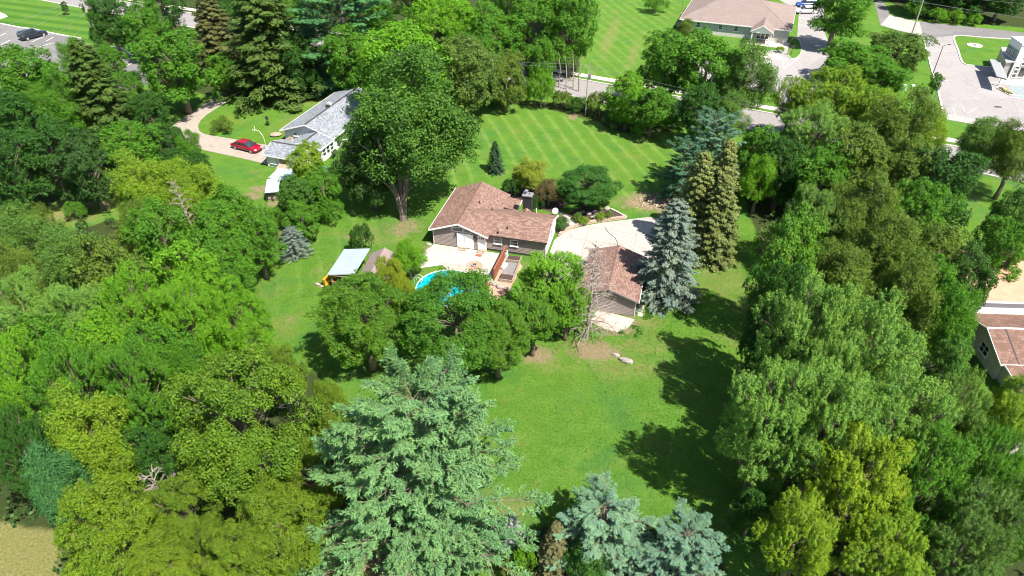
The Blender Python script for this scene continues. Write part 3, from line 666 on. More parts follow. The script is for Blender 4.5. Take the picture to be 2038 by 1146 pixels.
# fence of upright boards between patio and planting run
def board_fence(name, p0, p1, h, lb, bw=0.14, gap=0.012, mat='wood_red', post_every=1.8, rails=True, cat='fence'):
    a, b = Vector((p0[0],p0[1],0)), Vector((p1[0],p1[1],0)); L = (b-a).length; rz = atan2((b-a).y,(b-a).x)
    e_ = empty(name, (a.x,a.y,0.02), rz, lb, cat); n = int(L/(bw+gap))
    bm_ = MB(); bm_.b2((0,-0.012,0.08),(bw,0.012,h)); me = bm_.mesh('board')
    me.materials.append(M[mat])
    for i in range(n): o = link('board', me, None, e_, loc=(i*(bw+gap), R.uniform(-0.006,0.006), R.uniform(-0.02,0.02)))
    k = max(1, int(L/post_every)); mb_ = MB(); mb_.b2((-0.05,0.013,0),(0.05,0.113,h+0.1)); pm = mb_.mesh('post'); pm.materials.append(M[mat])
    for i in range(k+1): link('post', pm, None, e_, loc=(L*i/k,0,0))
    if rails:
        mb_ = MB(); mb_.b2((0,-0.06,0),(L,0.11,0.04)); rm = mb_.mesh('rail'); rm.materials.append(M[mat]); link('rail', rm, None, e_, loc=(0,0,h+0.03))
        mb_ = MB(); mb_.b2((0.05,0.014,0),(L-0.05,0.06,0.08)); rm = mb_.mesh('rail'); rm.materials.append(M[mat]); link('rail', rm, None, e_, loc=(0,0,0.3))
    return e_
board_fence('board_fence', at(984,557), at(1008,509), 1.55, 'tall solid orange-brown board fence running from the house wall across the patio edge')
board_fence('picket_railing', at(922,557), at(940,562), 1.0, 'low brown picket railing between pool and patio', bw=0.09, gap=0.09, cat='railing')
board_fence('picket_railing', at(946,563), at(971,572), 1.0, 'low brown picket railing at the patio corner beside the gate gap', bw=0.09, gap=0.09, cat='railing')
board_fence('board_fence', at(958,597), at(970,574), 1.2, 'short dark red board fence turning the patio corner below the railing')
# planter run beside the tall fence
pr = empty('planter_run', at(990,560), atan2((at(1010,511)-at(990,560)).y,(at(1010,511)-at(990,560)).x), 'long timber-edged run with grey slab beside the tall board fence', 'planter')
Lr = (at(1010,511)-at(990,560)).length
mb = MB(); mb.b2((1.3,-1.75,0.0),(Lr-1.2,-0.15,0.06)); mb.build('slab', 'asphalt', pr)
for z0_, z1_ in ((0.1,1.2),(Lr-1.1,Lr-0.05)):
    mb = MB(); mb.b2((z0_,-1.75,0),(z1_,-0.15,0.3)); mb.build('soil', 'mulch', pr)
mb = MB(); mb.b2((0,-1.86,0),(Lr,-1.76,0.42)); mb.b2((0,-1.76,0),(0.09,-0.14,0.42)); mb.b2((1.21,-1.76,0),(1.29,-0.14,0.42)); mb.b2((Lr-1.19,-1.76,0),(Lr-1.11,-0.14,0.42)); mb.build('timber_edge', 'wood_grey', pr)
c = at(1004,533); mb = MB(); mb.b2((-0.55,-0.16,0),(0.55,0.16,0.35)); mb.b2((-0.45,-0.1,0.35),(0.45,0.1,0.4)); tag(mb.build('planter_box', 'metal_white', loc=(c.x,c.y,0.08), rz=radians(62)), 'narrow white box on the grey slab beside the tall fence', 'box')
# rubble wall below
rr = random.Random(5)
wl_ = empty('stone_wall', at(978,563), 0, 'rough low wall of grey and pale blocks at the foot of the planter run', 'wall')
o0 = at(978,563)
for k in range(16):
    p = at(980+k*3.3, 564+k*1.2+rr.uniform(-2,3)); mb = MB(); s = rr.uniform(0.25,0.5); mb.ell((0,0,0),(s,s*0.75,s*0.6),7,5,0.14,rr)
    o = mb.build('block', 'stone' if k % 3 else 'block', wl_, loc=(p.x-o0.x,p.y-o0.y,s*0.4)); o.rotation_euler = (0,0,rr.uniform(0,3))
c = at(948,588); mb = MB(); mb.ell((0,0,0.3),(0.9,0.6,0.3),12,6,0.12,rr); tag(mb.build('covered_heap', 'green_cover', loc=(c.x,c.y,0)), 'pale green covered heap beside the pool below the railing', 'tarpaulin')

# retaining wall of the driveway: two courses of blocks
cv = smoothline([tuple(at(*p)) for p in [(1112,470),(1128,458),(1150,450),(1180,443),(1215,438),(1246,434)]], 10)
rw = empty('retaining_wall', cv[0], 0, 'curved low wall of pinkish blocks between mulch bed and driveway', 'wall')
dist = [0]; 
for a_, b_ in zip(cv, cv[1:]): dist.append(dist[-1]+(b_-a_).length)
bmesh_ = []
for k in range(3):
    mb = MB(); w_ = 0.37+0.02*k; mb.add([(-w_/2,-0.17,0.01),(w_/2,-0.17,0.01),(w_/2,0.17,0),(-w_/2,0.17,0),(-w_/2+.02,-0.15,0.19),(w_/2-.02,-0.14,0.19),(w_/2-.01,0.16,0.2),(-w_/2+.01,0.16,0.19)], [(0,3,2,1),(4,5,6,7),(0,1,5,4),(1,2,6,5),(2,3,7,6),(3,0,4,7)])
    m_ = mb.mesh('block'); m_.materials.append(M['block']); bmesh_.append(m_)
for course in range(2):
    s = 0.2+0.2*course
    while s < dist[-1]-0.2:
        i = max(j for j in range(len(dist)) if dist[j] <= s); i = min(i, len(cv)-2); t_ = (s-dist[i])/(dist[i+1]-dist[i]); p = cv[i].lerp(cv[i+1], t_); d = cv[i+1]-cv[i]
        o = link('block', rr.choice(bmesh_), None, rw, loc=(p.x-cv[0].x, p.y-cv[0].y, 0.2*course), rz=atan2(d.y,d.x)+rr.uniform(-.04,.04)); s += 0.42
mb = MB(); strip(mb, smoothline([tuple(at(*p)) for p in [(1216,417),(1232,425),(1247,433)]], 4), 0.22, 0, 0.2); tag(mb.build('bed_edging', 'walk'), 'straight pale edging at the upper end of the mulch bed', 'edging')
# stepping stones in the bed
for k in range(6):
    p = at(1117+k*4.2, 424+k*3.2); mb = MB(); mb.ell((0,0,0.02),(0.5,0.22,0.08),8,4,0.08,rr)
    tag(mb.build('stepping_stone', 'stone', loc=(p.x,p.y,0.03), rz=-0.2), 'flat grey stepping stone in the dark bed behind the round bush', 'stone', 'stepping stones in the mulch bed')
rk = [(1172,427,.4),(1184,424,.45),(1187,429,.3),(1170,441,.2),(1212,425,.4),(1208,417,.5),(1160,423,.35),(1146,442,.22),(1178,434,.3),(1184,433,.35)]
for k, (x, y, s) in enumerate(rk):
    p = at(x,y); mb = MB(); mb.ell((0,0,s*0.4),(s,s*0.8,s*0.6),8,5,0.13,rr); tag(mb.build('boulder', 'stone', loc=(p.x,p.y,0), rz=k*0.7), 'pale landscape boulder among the shrubs of the mulch bed', 'boulder', 'boulders in the mulch bed')
# rubble heap at the top of the driveway
mb = MB()
for k in range(330):
    a = rr.uniform(0,2*pi); q_ = sqrt(rr.random()); x, y = 1300+48*q_*cos(a), 404+15*q_*sin(a); p = at(x,y); s = rr.uniform(0.04,0.15)*(1.3-q_*0.6); mb.ell((p.x,p.y,s*0.4),(s,s*0.8,s*0.55),5,4,0.2,rr)
tag(mb.build('rubble', 'block'), 'spread of pale broken stone at the top of the driveway', 'rubble', kind='stuff')
for x, y, lb, s in ((1246,719,'long pale stone lying in the lower lawn',0.75),(1226,707,'smaller pale stone in the lower lawn beyond the long one',0.45),(632,566,'pale stone in the grass left of the carport',0.4),(640,570,'flat pale stone in the grass beside the carport post',0.35),(853,487,'white boulder at the corner of the brown house',0.5),(487,572,'pale stump in the grass at the edge of the woods',0.5)):
    p = at(x,y); mb = MB(); mb.ell((0,0,s*0.2),(s,s*0.5,s*0.35),9,5,0.12,rr); tag(mb.build('boulder', 'stone' if 'stump' not in lb else 'bark_pale', loc=(p.x,p.y,0), rz=-0.4), lb, 'stone' if 'stump' not in lb else 'stump')

# ------------------------------------------------------------------ garage
GO = at(1262,630)
gx = empty('garage', GO, A0, 'detached grey-brown garage with red-brown roof beside the blue spruce', 'garage')
gw, gd, ge, gp = 6.3, 8.4, 2.4, 3.5; sg = (gp-ge)/(gw/2)
mb = MB(); mb.prism([(-gw,0),(0,0),(0,gd),(-gw,gd)], 0, ge); gable_fill(mb, (-gw,0), (0,0), ge, gp-0.08); gable_fill(mb, (0,gd), (-gw,gd), ge, gp-0.08); gwl = mb.build('wall', 'siding_taupe', gx)
mb = MB(); siding(mb, (-gw,0), (0,0), 0.1, lambda s: ge+(gp-ge)*(1-abs(s-gw/2)/(gw/2))); siding(mb, (0,0), (0,gd), 0.1, lambda s: ge); mb.build('siding', 'siding_taupe', gwl)
mb = MB(); mb.b2((-0.06,-0.06,0),(0.06,0.06,ge)); mb.build('corner_board', 'siding_cream', gx)
o_ = 0.35; ez2 = ge-o_*sg+0.12; gp2 = gp+0.12
roof_parts(gx, [([(-gw-o_,-o_,ez2),(-gw/2,-o_,gp2),(-gw/2,gd+o_,gp2),(-gw-o_,gd+o_,ez2)],'roof_brown_x'), ([(-gw/2,-o_,gp2),(o_,-o_,ez2),(o_,gd+o_,ez2),(-gw/2,gd+o_,gp2)],'roof_brown_x')],
           caps=[((-gw/2,-o_,gp2),(-gw/2,gd+o_,gp2))], fascia=[((o_+0.03,-o_,ez2),(o_+0.03,gd+o_,ez2))])
roof_parts(gx, [], fascia=[((-gw-o_,-o_-0.03,ez2),(-gw/2,-o_-0.03,gp2)),((-gw/2,-o_-0.03,gp2),(o_,-o_-0.03,ez2))], fmat='siding_taupe')
door(gx, (-gw/2, gd, 1.1), (-1,0), 4.6, 2.1, 'trim_white', 0, 0, False, 'wide white overhead door facing the driveway')
mb = MB(); mb.b2((0.36,0.2,0),(0.9,2.2,0.1)); mb.build('footing', 'walk', gx)

# ------------------------------------------------------------------ carport, shed and the machine under it
sa = atan2((at(695,547,2.2)-at(654,545,2.2)).y, (at(695,547,2.2)-at(654,545,2.2)).x)
so = at(654,545,2.2); so.z = 0
cp = empty('carport', so, radians(-10), 'open carport with a pale blue-grey metal roof on timber posts', 'carport')
cw, cd = 3.3, 5.4
mb = MB(); mb.slab([(-0.15,-0.1,2.15),(cw,-0.1,2.65),(cw,cd,2.65),(-0.15,cd,2.15)], 0.05); cr_ = mb.build('roof', 'metal', cp)
mb = MB(); mb.add([(-0.15,0,2.15),(cw,0,2.65),(cw,0.045,2.65),(-0.15,0.045,2.15),(-0.15,0.01,2.19),(cw,0.01,2.69),(cw,0.035,2.69),(-0.15,0.035,2.19)], [(0,1,5,4),(4,5,6,7),(2,3,7,6),(0,4,7,3),(1,2,6,5)]); rm = mb.mesh('rib'); rm.materials.append(M['metal'])
for k in range(14): link('rib', rm, None, cr_, loc=(0,k*0.4,0))
for x, y in ((0.15,0.25),(cw-0.15,0.25),(0.15,cd-0.3),(cw-0.15,cd-0.3)):
    mb = MB(); mb.b2((x-0.06,y-0.06,0),(x+0.06,y+0.06,2.1+x*0.15)); mb.build('post', 'wood_grey', cp)
mb = MB(); mb.b2((-0.1,-0.06,2.0),(cw,0.0,2.1)); mb.build('beam', 'wood_grey', cp)
shd = empty('garden_shed', so+Vector((3.75,-0.55,0)), radians(-10), 'small grey-roofed garden shed standing beside the carport', 'shed')
mb = MB(); mb.prism([(0,0.2),(3.0,0.2),(3.0,4.9),(0,4.9)],0,2.2); gable_fill(mb,(0,0.2),(3.0,0.2),2.2,3.0); gable_fill(mb,(3.0,4.9),(0,4.9),2.2,3.0); mb.build('wall','siding_taupe',shd)
roof_parts(shd, [([(-0.2,0,2.2),(1.5,0,3.12),(1.5,5.1,3.12),(-0.2,5.1,2.2)],'roof_taupe_x'),([(1.5,0,3.12),(3.2,0,2.2),(3.2,5.1,2.2),(1.5,5.1,3.12)],'roof_taupe_x')], 0.1, caps=[((1.5,0,3.12),(1.5,5.1,3.12))], capmat='roof_taupe_x')
door(shd, (1.5,0.2,1.0), f, 1.1, 1.9, 'wood_grey', 0)
tr = empty('yellow_loader', so+Vector((-0.25,0.3,0)), radians(-25), 'small yellow loader poking out from under the carport roof', 'loader')
mb = MB(); mb.add([(-0.75,-0.15,0.25),(-0.35,-0.3,0.2),(-0.35,1.3,0.2),(-0.75,1.15,0.25),(-0.95,-0.1,0.95),(-0.45,-0.2,1.05),(-0.45,1.2,1.05),(-0.95,1.05,0.95)],[(0,3,2,1),(4,5,6,7),(0,1,5,4),(1,2,6,5),(2,3,7,6),(3,0,4,7)]); mb.build('bucket','yellow',tr)
mb = MB(); mb.tube([(-0.5,0.2,0.6),(0.4,0.2,0.95),(1.2,0.2,0.8)],0.07,6); mb.tube([(-0.5,0.9,0.6),(0.4,0.9,0.95),(1.2,0.9,0.8)],0.07,6); mb.build('arm','yellow',tr)
mb = MB(); mb.b2((0.6,0.15,0.4),(2.2,0.95,0.95)); mb.b2((1.5,0.2,0.95),(2.3,0.9,1.35)); mb.build('body','metal_dark',tr)
for x, y in ((0.7,-0.05),(0.7,1.15),(2.0,-0.05),(2.0,1.15)):
    mb = MB(); mb.tube([(x,y-0.12,0.38),(x,y+0.12,0.38)],0.38,14); w_ = mb.build('wheel','rubber',tr); mb = MB(); mb.tube([(x,y-0.13,0.38),(x,y+0.13,0.38)],0.2,12); mb.build('rim','siding_cream',w_)
# ------------------------------------------------------------------ the white house with the grey roof
A1 = radians(-19)
WO = at(571,286)
wh = empty('white_house', WO, A1, 'white house with a long mottled grey shingle roof beside the red car', 'house')
W, D, e, p = 9.0, 16.5, 2.6, 4.1; s1 = (p-e)/(W/2)
mb = MB(); mb.prism([(0,0),(W,0),(W,D),(0,D)],0,e); gable_fill(mb,(0,0),(W,0),e,p-0.1); gable_fill(mb,(W,D),(0,D),e,p-0.1); w_ = mb.build('wall','siding_white',wh)
mb = MB(); siding(mb,(0,0),(W,0),0.1,lambda s: e+(p-e)*(1-abs(s-W/2)/(W/2))); siding(mb,(W,0),(W,D),0.1,lambda s: e); mb.build('siding','siding_white',w_)
ov = 0.5; el = e-ov*s1+0.12; pl_ = p+0.12
roof_parts(wh, [([(-ov,-ov,el),(W/2,-ov,pl_),(W/2,D+ov,pl_),(-ov,D+ov,el)],'roof_grey_x'),([(W/2,-ov,pl_),(W+ov,-ov,el),(W+ov,D+ov,el),(W/2,D+ov,pl_)],'roof_grey_x')],
  caps=[((W/2,-ov,pl_),(W/2,D+ov,pl_))], capmat='trim_dark', fascia=[((-ov,-ov-.03,el),(W/2,-ov-.03,pl_)),((W/2,-ov-.03,pl_),(W+ov,-ov-.03,el)),((-ov-.03,D+ov,el),(-ov-.03,-ov,el)),((W+ov+.03,-ov,el),(W+ov+.03,D+ov,el))])
for p_ in ((3.2,8.5,pl_-0.6),(4.9,3.0,pl_-0.3)): vent(wh,*p_)
mb = MB(); mb.b2((3.9,7.4,3.6),(4.5,8.0,4.75)); mb.build('chimney','siding_cream',wh); mb = MB(); mb.b2((3.85,7.0,4.3),(4.55,7.38,4.5)); mb.build('skylight','metal_dark',wh)
# front wing
x0, x1, yf, ew = 4.2, 9.3, -4.2, 2.45; pw = ew+(x1-x0)/2*0.32; xm = (x0+x1)/2
mb = MB(); mb.prism([(x0,yf),(x1,yf),(x1,-0.01),(x0,-0.01)],0,ew); gable_fill(mb,(x0,yf),(x1,yf),ew,pw-0.1); w2 = mb.build('wall','siding_white',wh)
mb = MB(); siding(mb,(x0,yf),(x1,yf),0.1,lambda s: ew+(pw-ew)*(1-abs(s-(x1-x0)/2)/((x1-x0)/2))); siding(mb,(x1,yf),(x1,0),0.1,lambda s: ew); mb.build('siding','siding_white',w2)
roof_parts(wh,[([(x0-.3,yf-.4,ew),(xm,yf-.4,pw+.12),(xm,0.6,pw+.12),(x0-.3,-0.5,ew)],'roof_grey_x'),([(xm,yf-.4,pw+.12),(x1+.3,yf-.4,ew),(x1+.3,-0.5,ew),(xm,0.6,pw+.12)],'roof_grey_x')],caps=[((xm,yf-.4,pw+.12),(xm,-0.5,pw+.12))],capmat='trim_dark',
  fascia=[((x1+.33,yf-.4,ew),(x1+.33,-0.5,ew)),((x0-.3,yf-.43,ew),(xm,yf-.43,pw+.12)),((xm,yf-.43,pw+.12),(x1+.3,yf-.43,ew))])
for k in range(3): window(wh,(x1,-3.3+k*1.15,1.45),(0,1),0.95,1.3)
window(wh,(W,2.2,1.5),(0,1),1.2,1.1); window(wh,(W,5.5,1.5),(0,1),1.2,1.1)
for x in (2.1,3.5): window(wh,(x,0,2.05),(1,0),0.8,0.65)
window(wh,(2.4,0,0.95),(1,0),0.9,0.7)
# small chain of low garage in front
gl_ = empty('small_garage', at(534,331), A1, 'low white outbuilding with grey roof at the end of the driveway by the red car', 'garage')
mb = MB(); mb.prism([(0,0),(5.6,0),(5.6,5.0),(0,5.0)],0,2.2); gable_fill(mb,(0,5.0),(0,0),2.2,3.0); gable_fill(mb,(5.6,0),(5.6,5.0),2.2,3.0); w3 = mb.build('wall','siding_white',gl_)
mb = MB(); siding(mb,(0,0),(5.6,0),0.1,lambda s: 2.2); siding(mb,(0,5.0),(0,0),0.1,lambda s: 2.2+0.75*(1-abs(s-2.5)/2.5)); mb.build('siding','siding_white',w3)
roof_parts(gl_,[([(-.35,-.4,2.15),(5.9,-.4,2.15),(5.9,2.5,3.12),(-.35,2.5,3.12)],'roof_grey_y'),([(-.35,2.5,3.12),(5.9,2.5,3.12),(5.9,5.4,2.15),(-.35,5.4,2.15)],'roof_grey_y')],0.14,caps=[((-.35,2.5,3.12),(5.9,2.5,3.12))],capmat='trim_dark',fascia=[((-.35,-.43,2.15),(5.9,-.43,2.15)),((-.38,-.4,2.15),(-.38,2.5,3.12)),((-.38,2.5,3.12),(-.38,5.4,2.15))])
window(gl_,(1.2,0,1.3),(1,0),1.1,1.2,pane='blind_white',grid=1); door(gl_,(3.0,0,1.05),(1,0),1.3,2.0,'wood_grey',2)
c = at(561,343); mb = MB(); mb.add([(-0.9,-0.8,0.05),(0.9,-0.8,0.05),(0.9,0.9,0.05),(-0.9,0.9,0.05),(-0.9,0.9,1.0),(0.9,0.9,1.0)],[(0,3,2,1),(0,1,5,4),(1,2,5),(0,4,3),(2,3,4,5)]); tag(mb.build('timber_ramp','wood_grey',loc=(c.x,c.y,0),rz=A1),'sloping brown plank cover leaning before the low white outbuilding','ramp')
c = at(588,287); mb = MB(); mb.b2((-0.1,-1.2,0),(0.1,1.2,1.5)); tag(mb.build('timber_screen','wood_grey',loc=(c.x-0.6,c.y-0.4,0),rz=A1),'short brown timber screen at the corner of the white house','screen')
c = at(549,270); mb = MB(); mb.ell((0,0,0.25),(1.0,0.75,0.3),12,6,0.06,rr); tag(mb.build('covered_heap','wood_grey',loc=(c.x,c.y,0)),'tan covered mound on the lawn beside the white house','tarpaulin')
# dog run with metal roofs
dr = empty('dog_kennel', at(531,402), A1+radians(28), 'small kennel run with tilted pale metal roof near the white house', 'kennel')
mb = MB(); mb.slab([(0,0,1.5),(1.9,0,1.5),(1.9,3.4,1.9),(0,3.4,1.9)],0.05); mb.build('roof','metal',dr)
for x,y in ((0.05,0.05),(1.85,0.05),(0.05,3.3),(1.85,3.3),(0.95,0.05)): mb = MB(); mb.b2((x-.05,y-.05,0),(x+.05,y+.05,1.48)); mb.build('post','metal_dark',dr)
mb = MB()
for z in (0.3,0.8,1.3): mb.b2((0,0.03,z),(1.9,0.06,z+0.03)); mb.b2((0.03,0,z),(0.06,3.3,z+0.03))
mb.build('rail','metal_dark',dr)
mb = MB(); mb.b2((0.2,0.4,0),(1.7,1.6,0.8)); mb.build('kennel_box','wood_grey',dr)
c = at(574,355); mb = MB(); mb.slab([(-1.6,-1.4,1.6),(1.6,-1.4,1.6),(1.6,1.4,1.9),(-1.6,1.4,1.9)],0.05)
le = empty('lean_to', (c.x,c.y-2,0), A1, 'pale corrugated lean-to roof half hidden under the tree by the kennel', 'lean-to'); mb.build('roof','metal',le)
for x,y in ((-1.5,-1.3),(1.5,-1.3),(-1.5,1.3),(1.5,1.3)): mb = MB(); mb.b2((x-.05,y-.05,0),(x+.05,y+.05,1.6)); mb.build('post','wood_grey',le)
c = at(547,355); mb = MB(); mb.ell((0,0,0.2),(0.25,0.9,0.22),10,6); tag(mb.build('slide_board','yellow',loc=(c.x,c.y-0.2,0),rz=-0.7),'yellow plastic piece lying behind the kennel','toy')
c = at(643,339,0.5); mb = MB(); mb.cyl((0,0),0.55,0,0.85,16); mb.cyl((0,0),0.6,0.8,0.95,16); tag(mb.build('blue_barrel','blue_plastic',loc=(c.x,c.y,0)),'bright blue tub standing by the bushes behind the white house','tub')
# white curved pole (hoop) beside the red car and the dark yard ornament
c = at(529,295); hp = empty('basketball_hoop', (c.x,c.y,0), 0, 'white portable hoop on a curved pole between red car and low outbuilding', 'basketball hoop')
mb = MB(); mb.tube([(0,0,0.1),(0.1,0,1.2),(0,0,2.2),(-0.5,0.2,2.9),(-1.2,0.4,3.1)],0.04,8); mb.build('pole','metal_white',hp)
mb = MB(); mb.box((-1.25,0.42,3.2),(0.06,0.9,0.6),0.3); mb.build('backboard','metal_white',hp); mb = MB(); mb.b2((-0.4,-0.35,0),(0.5,0.35,0.2)); mb.build('base','metal_grey',hp)
mb = MB(); mb.tube([(-1.5+0.2*cos(a*pi/6),0.5+0.2*sin(a*pi/6),3.0) for a in range(13)],0.02,5); mb.build('rim','metal_white',hp)
c = at(534,250); yo = empty('yard_ornament', (c.x,c.y,0), 0, 'dark green double yard ornament standing alone on the white house lawn', 'ornament')
mb = MB(); mb.tube([(0,0,0),(0,0,1.7)],0.05,6); mb.build('stake','metal_dark',yo)
for z in (0.55,1.45): mb = MB(); mb.ell((0,0,z),(0.3,0.2,0.34),8,6,0.25,rr); mb.build('ornament_leaf','metal_dark',yo)

# ------------------------------------------------------------------ office with the taupe hip roof
A2 = radians(-21); OO = at(1354,62)
of = empty('office_building', OO, A2, 'large low office with a broad taupe hip roof and white gabled entrance porch', 'building')
W, D, e, p = 24.0, 20.0, 2.9, 6.2; o4 = 0.5
mb = MB(); mb.prism([(0,0),(W,0),(W,D),(0,D)],0,e); w_ = mb.build('wall','siding_grey',of)
mb = MB(); siding(mb,(0,0),(W,0),0.9,lambda s: e); siding(mb,(W,0),(W,D),0.9,lambda s: e); siding(mb,(0,D),(0,0),0.9,lambda s: e); mb.build('siding','siding_grey',w_)
mb = MB(); mb.prism([(-.06,-.06),(W+.06,-.06),(W+.06,D+.06),(-.06,D+.06)],0,0.9); mb.build('stone_base','siding_cream',w_)
h = D/2+o4; A_, B_, C_, D_ = (-o4,-o4,e),(W+o4,-o4,e),(W+o4,D+o4,e),(-o4,D+o4,e); R1, R2 = (h-2.5,D/2,p),(W-h+2.5,D/2,p)
roof_parts(of,[([A_,B_,R2,R1],'roof_taupe_y'),([B_,C_,R2],'roof_taupe_x'),([C_,D_,R1,R2],'roof_taupe_y'),([D_,A_,R1],'roof_taupe_x')],0.18,
  caps=[(A_,R1),(B_,R2),(C_,R2),(D_,R1),(R1,R2)],capmat='roof_taupe_y',fascia=[((-o4,-o4-.03,e),(W+o4,-o4-.03,e)),((W+o4+.03,-o4,e),(W+o4+.03,D+o4,e)),((-o4-.03,D+o4,e),(-o4-.03,-o4,e))])
px0, px1, py0 = 16.2, 20.6, -3.2; pxm = (px0+px1)/2; pp = 4.2
mb = MB(); mb.slab([(px0-.3,py0-.3,2.75),(pxm,py0-.3,pp),(pxm,4.0,pp+.02),(px0-.3,-0.3,2.85)],0.14); r_ = mb.build('porch_roof','roof_taupe_x',of)
mb = MB(); mb.slab([(pxm,py0-.3,pp),(px1+.3,py0-.3,2.75),(px1+.3,-0.3,2.85),(pxm,4.0,pp+.02)],0.14); mb.build('porch_roof','roof_taupe_x',of)
mb = MB(); gable_fill(mb,(px0-.1,py0),(px1+.1,py0),2.6,pp-0.12,0.15); mb.b2((px0,py0,2.35),(px1,py0+.25,2.6)); mb.b2((px0,py0+.25,2.35),(px0+.25,0,2.6)); mb.b2((px1-.25,py0+.25,2.35),(px1,0,2.6)); mb.build('porch_gable','trim_white',of)
roof_parts(of,[],fascia=[((px0-.3,py0-.33,2.75),(pxm,py0-.33,pp)),((pxm,py0-.33,pp),(px1+.3,py0-.33,2.75))])
for x in (px0+.15,px1-.15): mb = MB(); mb.b2((x-.14,py0+.02,0),(x+.14,py0+.3,2.35)); mb.build('porch_column','trim_white',of)
mb = MB(); mb.b2((px0-.5,py0-1.2,0),(px1+4.6,-.1,0.07)); mb.b2((px1+.6,py0+1.8,0.07),(px1+4.4,-.1,0.1)); mb.build('porch_floor','walk',of)
dd = door(of,(pxm+.2,0,1.15),(1,0),1.0,2.1,'trim_white',0,0,False)
for k in (-1,0,1): window(of,(pxm+.2+k*0.95,-0.1,1.25),(1,0),0.85,1.9,sash=False)
window(of,(3.9,0,1.9),(1,0),1.0,1.1); window(of,(px0+.6,0,1.6),(1,0),0.8,1.0); window(of,(9.0,0,1.9),(1,0),1.0,1.1); window(of,(12.5,0,1.9),(1,0),1.0,1.1); window(of,(W,6,1.6),(0,1),1.0,1.1); window(of,(W,12,1.6),(0,1),1.0,1.1)
mb = MB(); mb.b2((W-3.2,-.35,1.15),(W-3.1,-.3,2.9)); mb.b2((W-3.2,-.35,2.75),(W,-.3,2.9)); mb.build('wall_trim','trim_white',of)
def OL(x, y, z=0): return OO+Vector((x*cos(A2)-y*sin(A2), x*sin(A2)+y*cos(A2), z))
for k in range(3):
    q = OL(-1.2,1.5+k*1.3); u = empty('air_conditioner', q, A2, ('nearest','middle','farthest')[k]+' of three dark condenser units on the side of the office', 'air conditioner', 'condenser units beside the office')
    mb = MB(); mb.b2((-.42,-.42,0),(.42,.42,.85)); mb.build('housing','metal_dark',u); mb = MB(); mb.cyl((0,0),.33,.85,.9,14); mb.build('fan_guard','metal_grey',u)
q = at(1574,110); sg_ = empty('small_sign', q, 0.3, 'small dark sign on a post on the striped grass island by the office', 'sign')
mb = MB(); mb.tube([(0,0,0),(0,0,2.0)],0.06,6); mb.build('post','metal_dark',sg_); mb = MB(); mb.b2((-.55,-.05,1.6),(.55,.05,2.1)); mb.build('panel','metal_dark',sg_)

# ------------------------------------------------------------------ white glazed building at the right edge
wbld = empty('glazed_building', at(2005.5,156.5), radians(-6), 'tall white modern building with dark window grid and teal mark at the right edge', 'building')
Wb, Db, Hb = 18.0, 4.6, 6.6
mb = MB(); mb.b2((0,0,0),(Wb,Db,Hb)); mb.build('wall','siding_white',wbld)
mb = MB(); mb.b2((-.12,-.12,Hb),(Wb+.2,0.12,Hb+.35)); mb.b2((-.12,0.12,Hb),(0.12,Db+.12,Hb+.35)); mb.b2((.12,Db-.12,Hb),(Wb,Db+.12,Hb+.35)); mb.build('parapet','siding_white',wbld)
mb = MB(); mb.b2((0.12,0.12,Hb+.01),(Wb,Db-.12,Hb+.08)); mb.build('roof','membrane',wbld)
for z_, h_ in ((0.55,.75),(1.4,.7),(2.2,.6)): window(wbld,(.85,0,z_+.1),(1,0),.85,h_,'siding_white','glass',False)
for i in range(7):
    x = 2.1+i*1.65; window(wbld,(x,0,1.45),(1,0),1.35,2.1,'siding_white','glass',False)
    window(wbld,(x-.2,0,3.05),(1,0),1.2,0.6,'siding_white','glass',False)
for x in (2.0,4.6,7.0): window(wbld,(x,0,5.7),(1,0),0.8,0.5,'siding_white','glass',False)
for i in range(3): window(wbld,(0,Db-.8-i*1.5,1.6),(0,-1),1.3,2.6,'metal_grey','glass_teal',True,grid=1); window(wbld,(0,Db-.8-i*1.5,4.7),(0,-1),1.3,1.5,'metal_grey','glass_teal',True,grid=1)
lt = MB(); lt.tube([(1.5,-.05,4.75),(1.65,-.05,4.6)],.07,6); lt.tube([(1.3,-.05,4.3),(1.45,-.05,4.05),(1.8,-.05,4.0)],.05,6); lt.tube([(2.1,-.05,4.05),(2.5,-.05,4.2),(3.0,-.05,4.1),(3.4,-.05,4.2)],.05,6); lt.build('sign_mark','teal',wbld)
def worldprism(name, px, z0, z1, mat, par):
    pts = [at(*p, z1) for p in px]; mb = MB(); mb.prism([(p.x,p.y) for p in pts[::-1]], z0, z1); o = mb.build(name, mat, par)
    o.rotation_euler = (0,0,-par.rotation_euler.z); a = -par.rotation_euler.z; l = par.location; o.location = (-(l.x*cos(a)-l.y*sin(a)), -(l.x*sin(a)+l.y*cos(a)), 0); return o
worldprism('canopy', [(1969.6,117),(1989,120),(2004,150),(2004,157),(1984,151.6)], 2.5, 2.75, 'membrane', wbld)
worldprism('side_wing', [(1993,94),(2030,96),(2022,122),(2003,124)], 0, 3.3, 'metal_grey', wbld)
worldprism('wing_roof', [(1992,93),(2031,95),(2022,122),(2002,124)], 3.3, 3.5, 'membrane', wbld)
for p in ((1973,121,0),(1984,149,0)):
    q = at(p[0]+3,p[1]+22); u = q-wbld.location; a = -wbld.rotation_euler.z; mb = MB(); x, y = u.x*cos(a)-u.y*sin(a), u.x*sin(a)+u.y*cos(a); mb.b2((x-.12,y-.12,0),(x+.12,y+.12,2.5)); mb.build('canopy_post','metal_white',wbld)
sheet('terrace', [(1984,151),(2300,178),(2300,192),(2012,170),(1999,168),(1990,163)], 0.06, 'walk')
ple = empty('planted_island', at(1999,182), 0, 'narrow kerbed planting island at the corner of the white glazed building', 'planter')
mb = MB(); pts = []
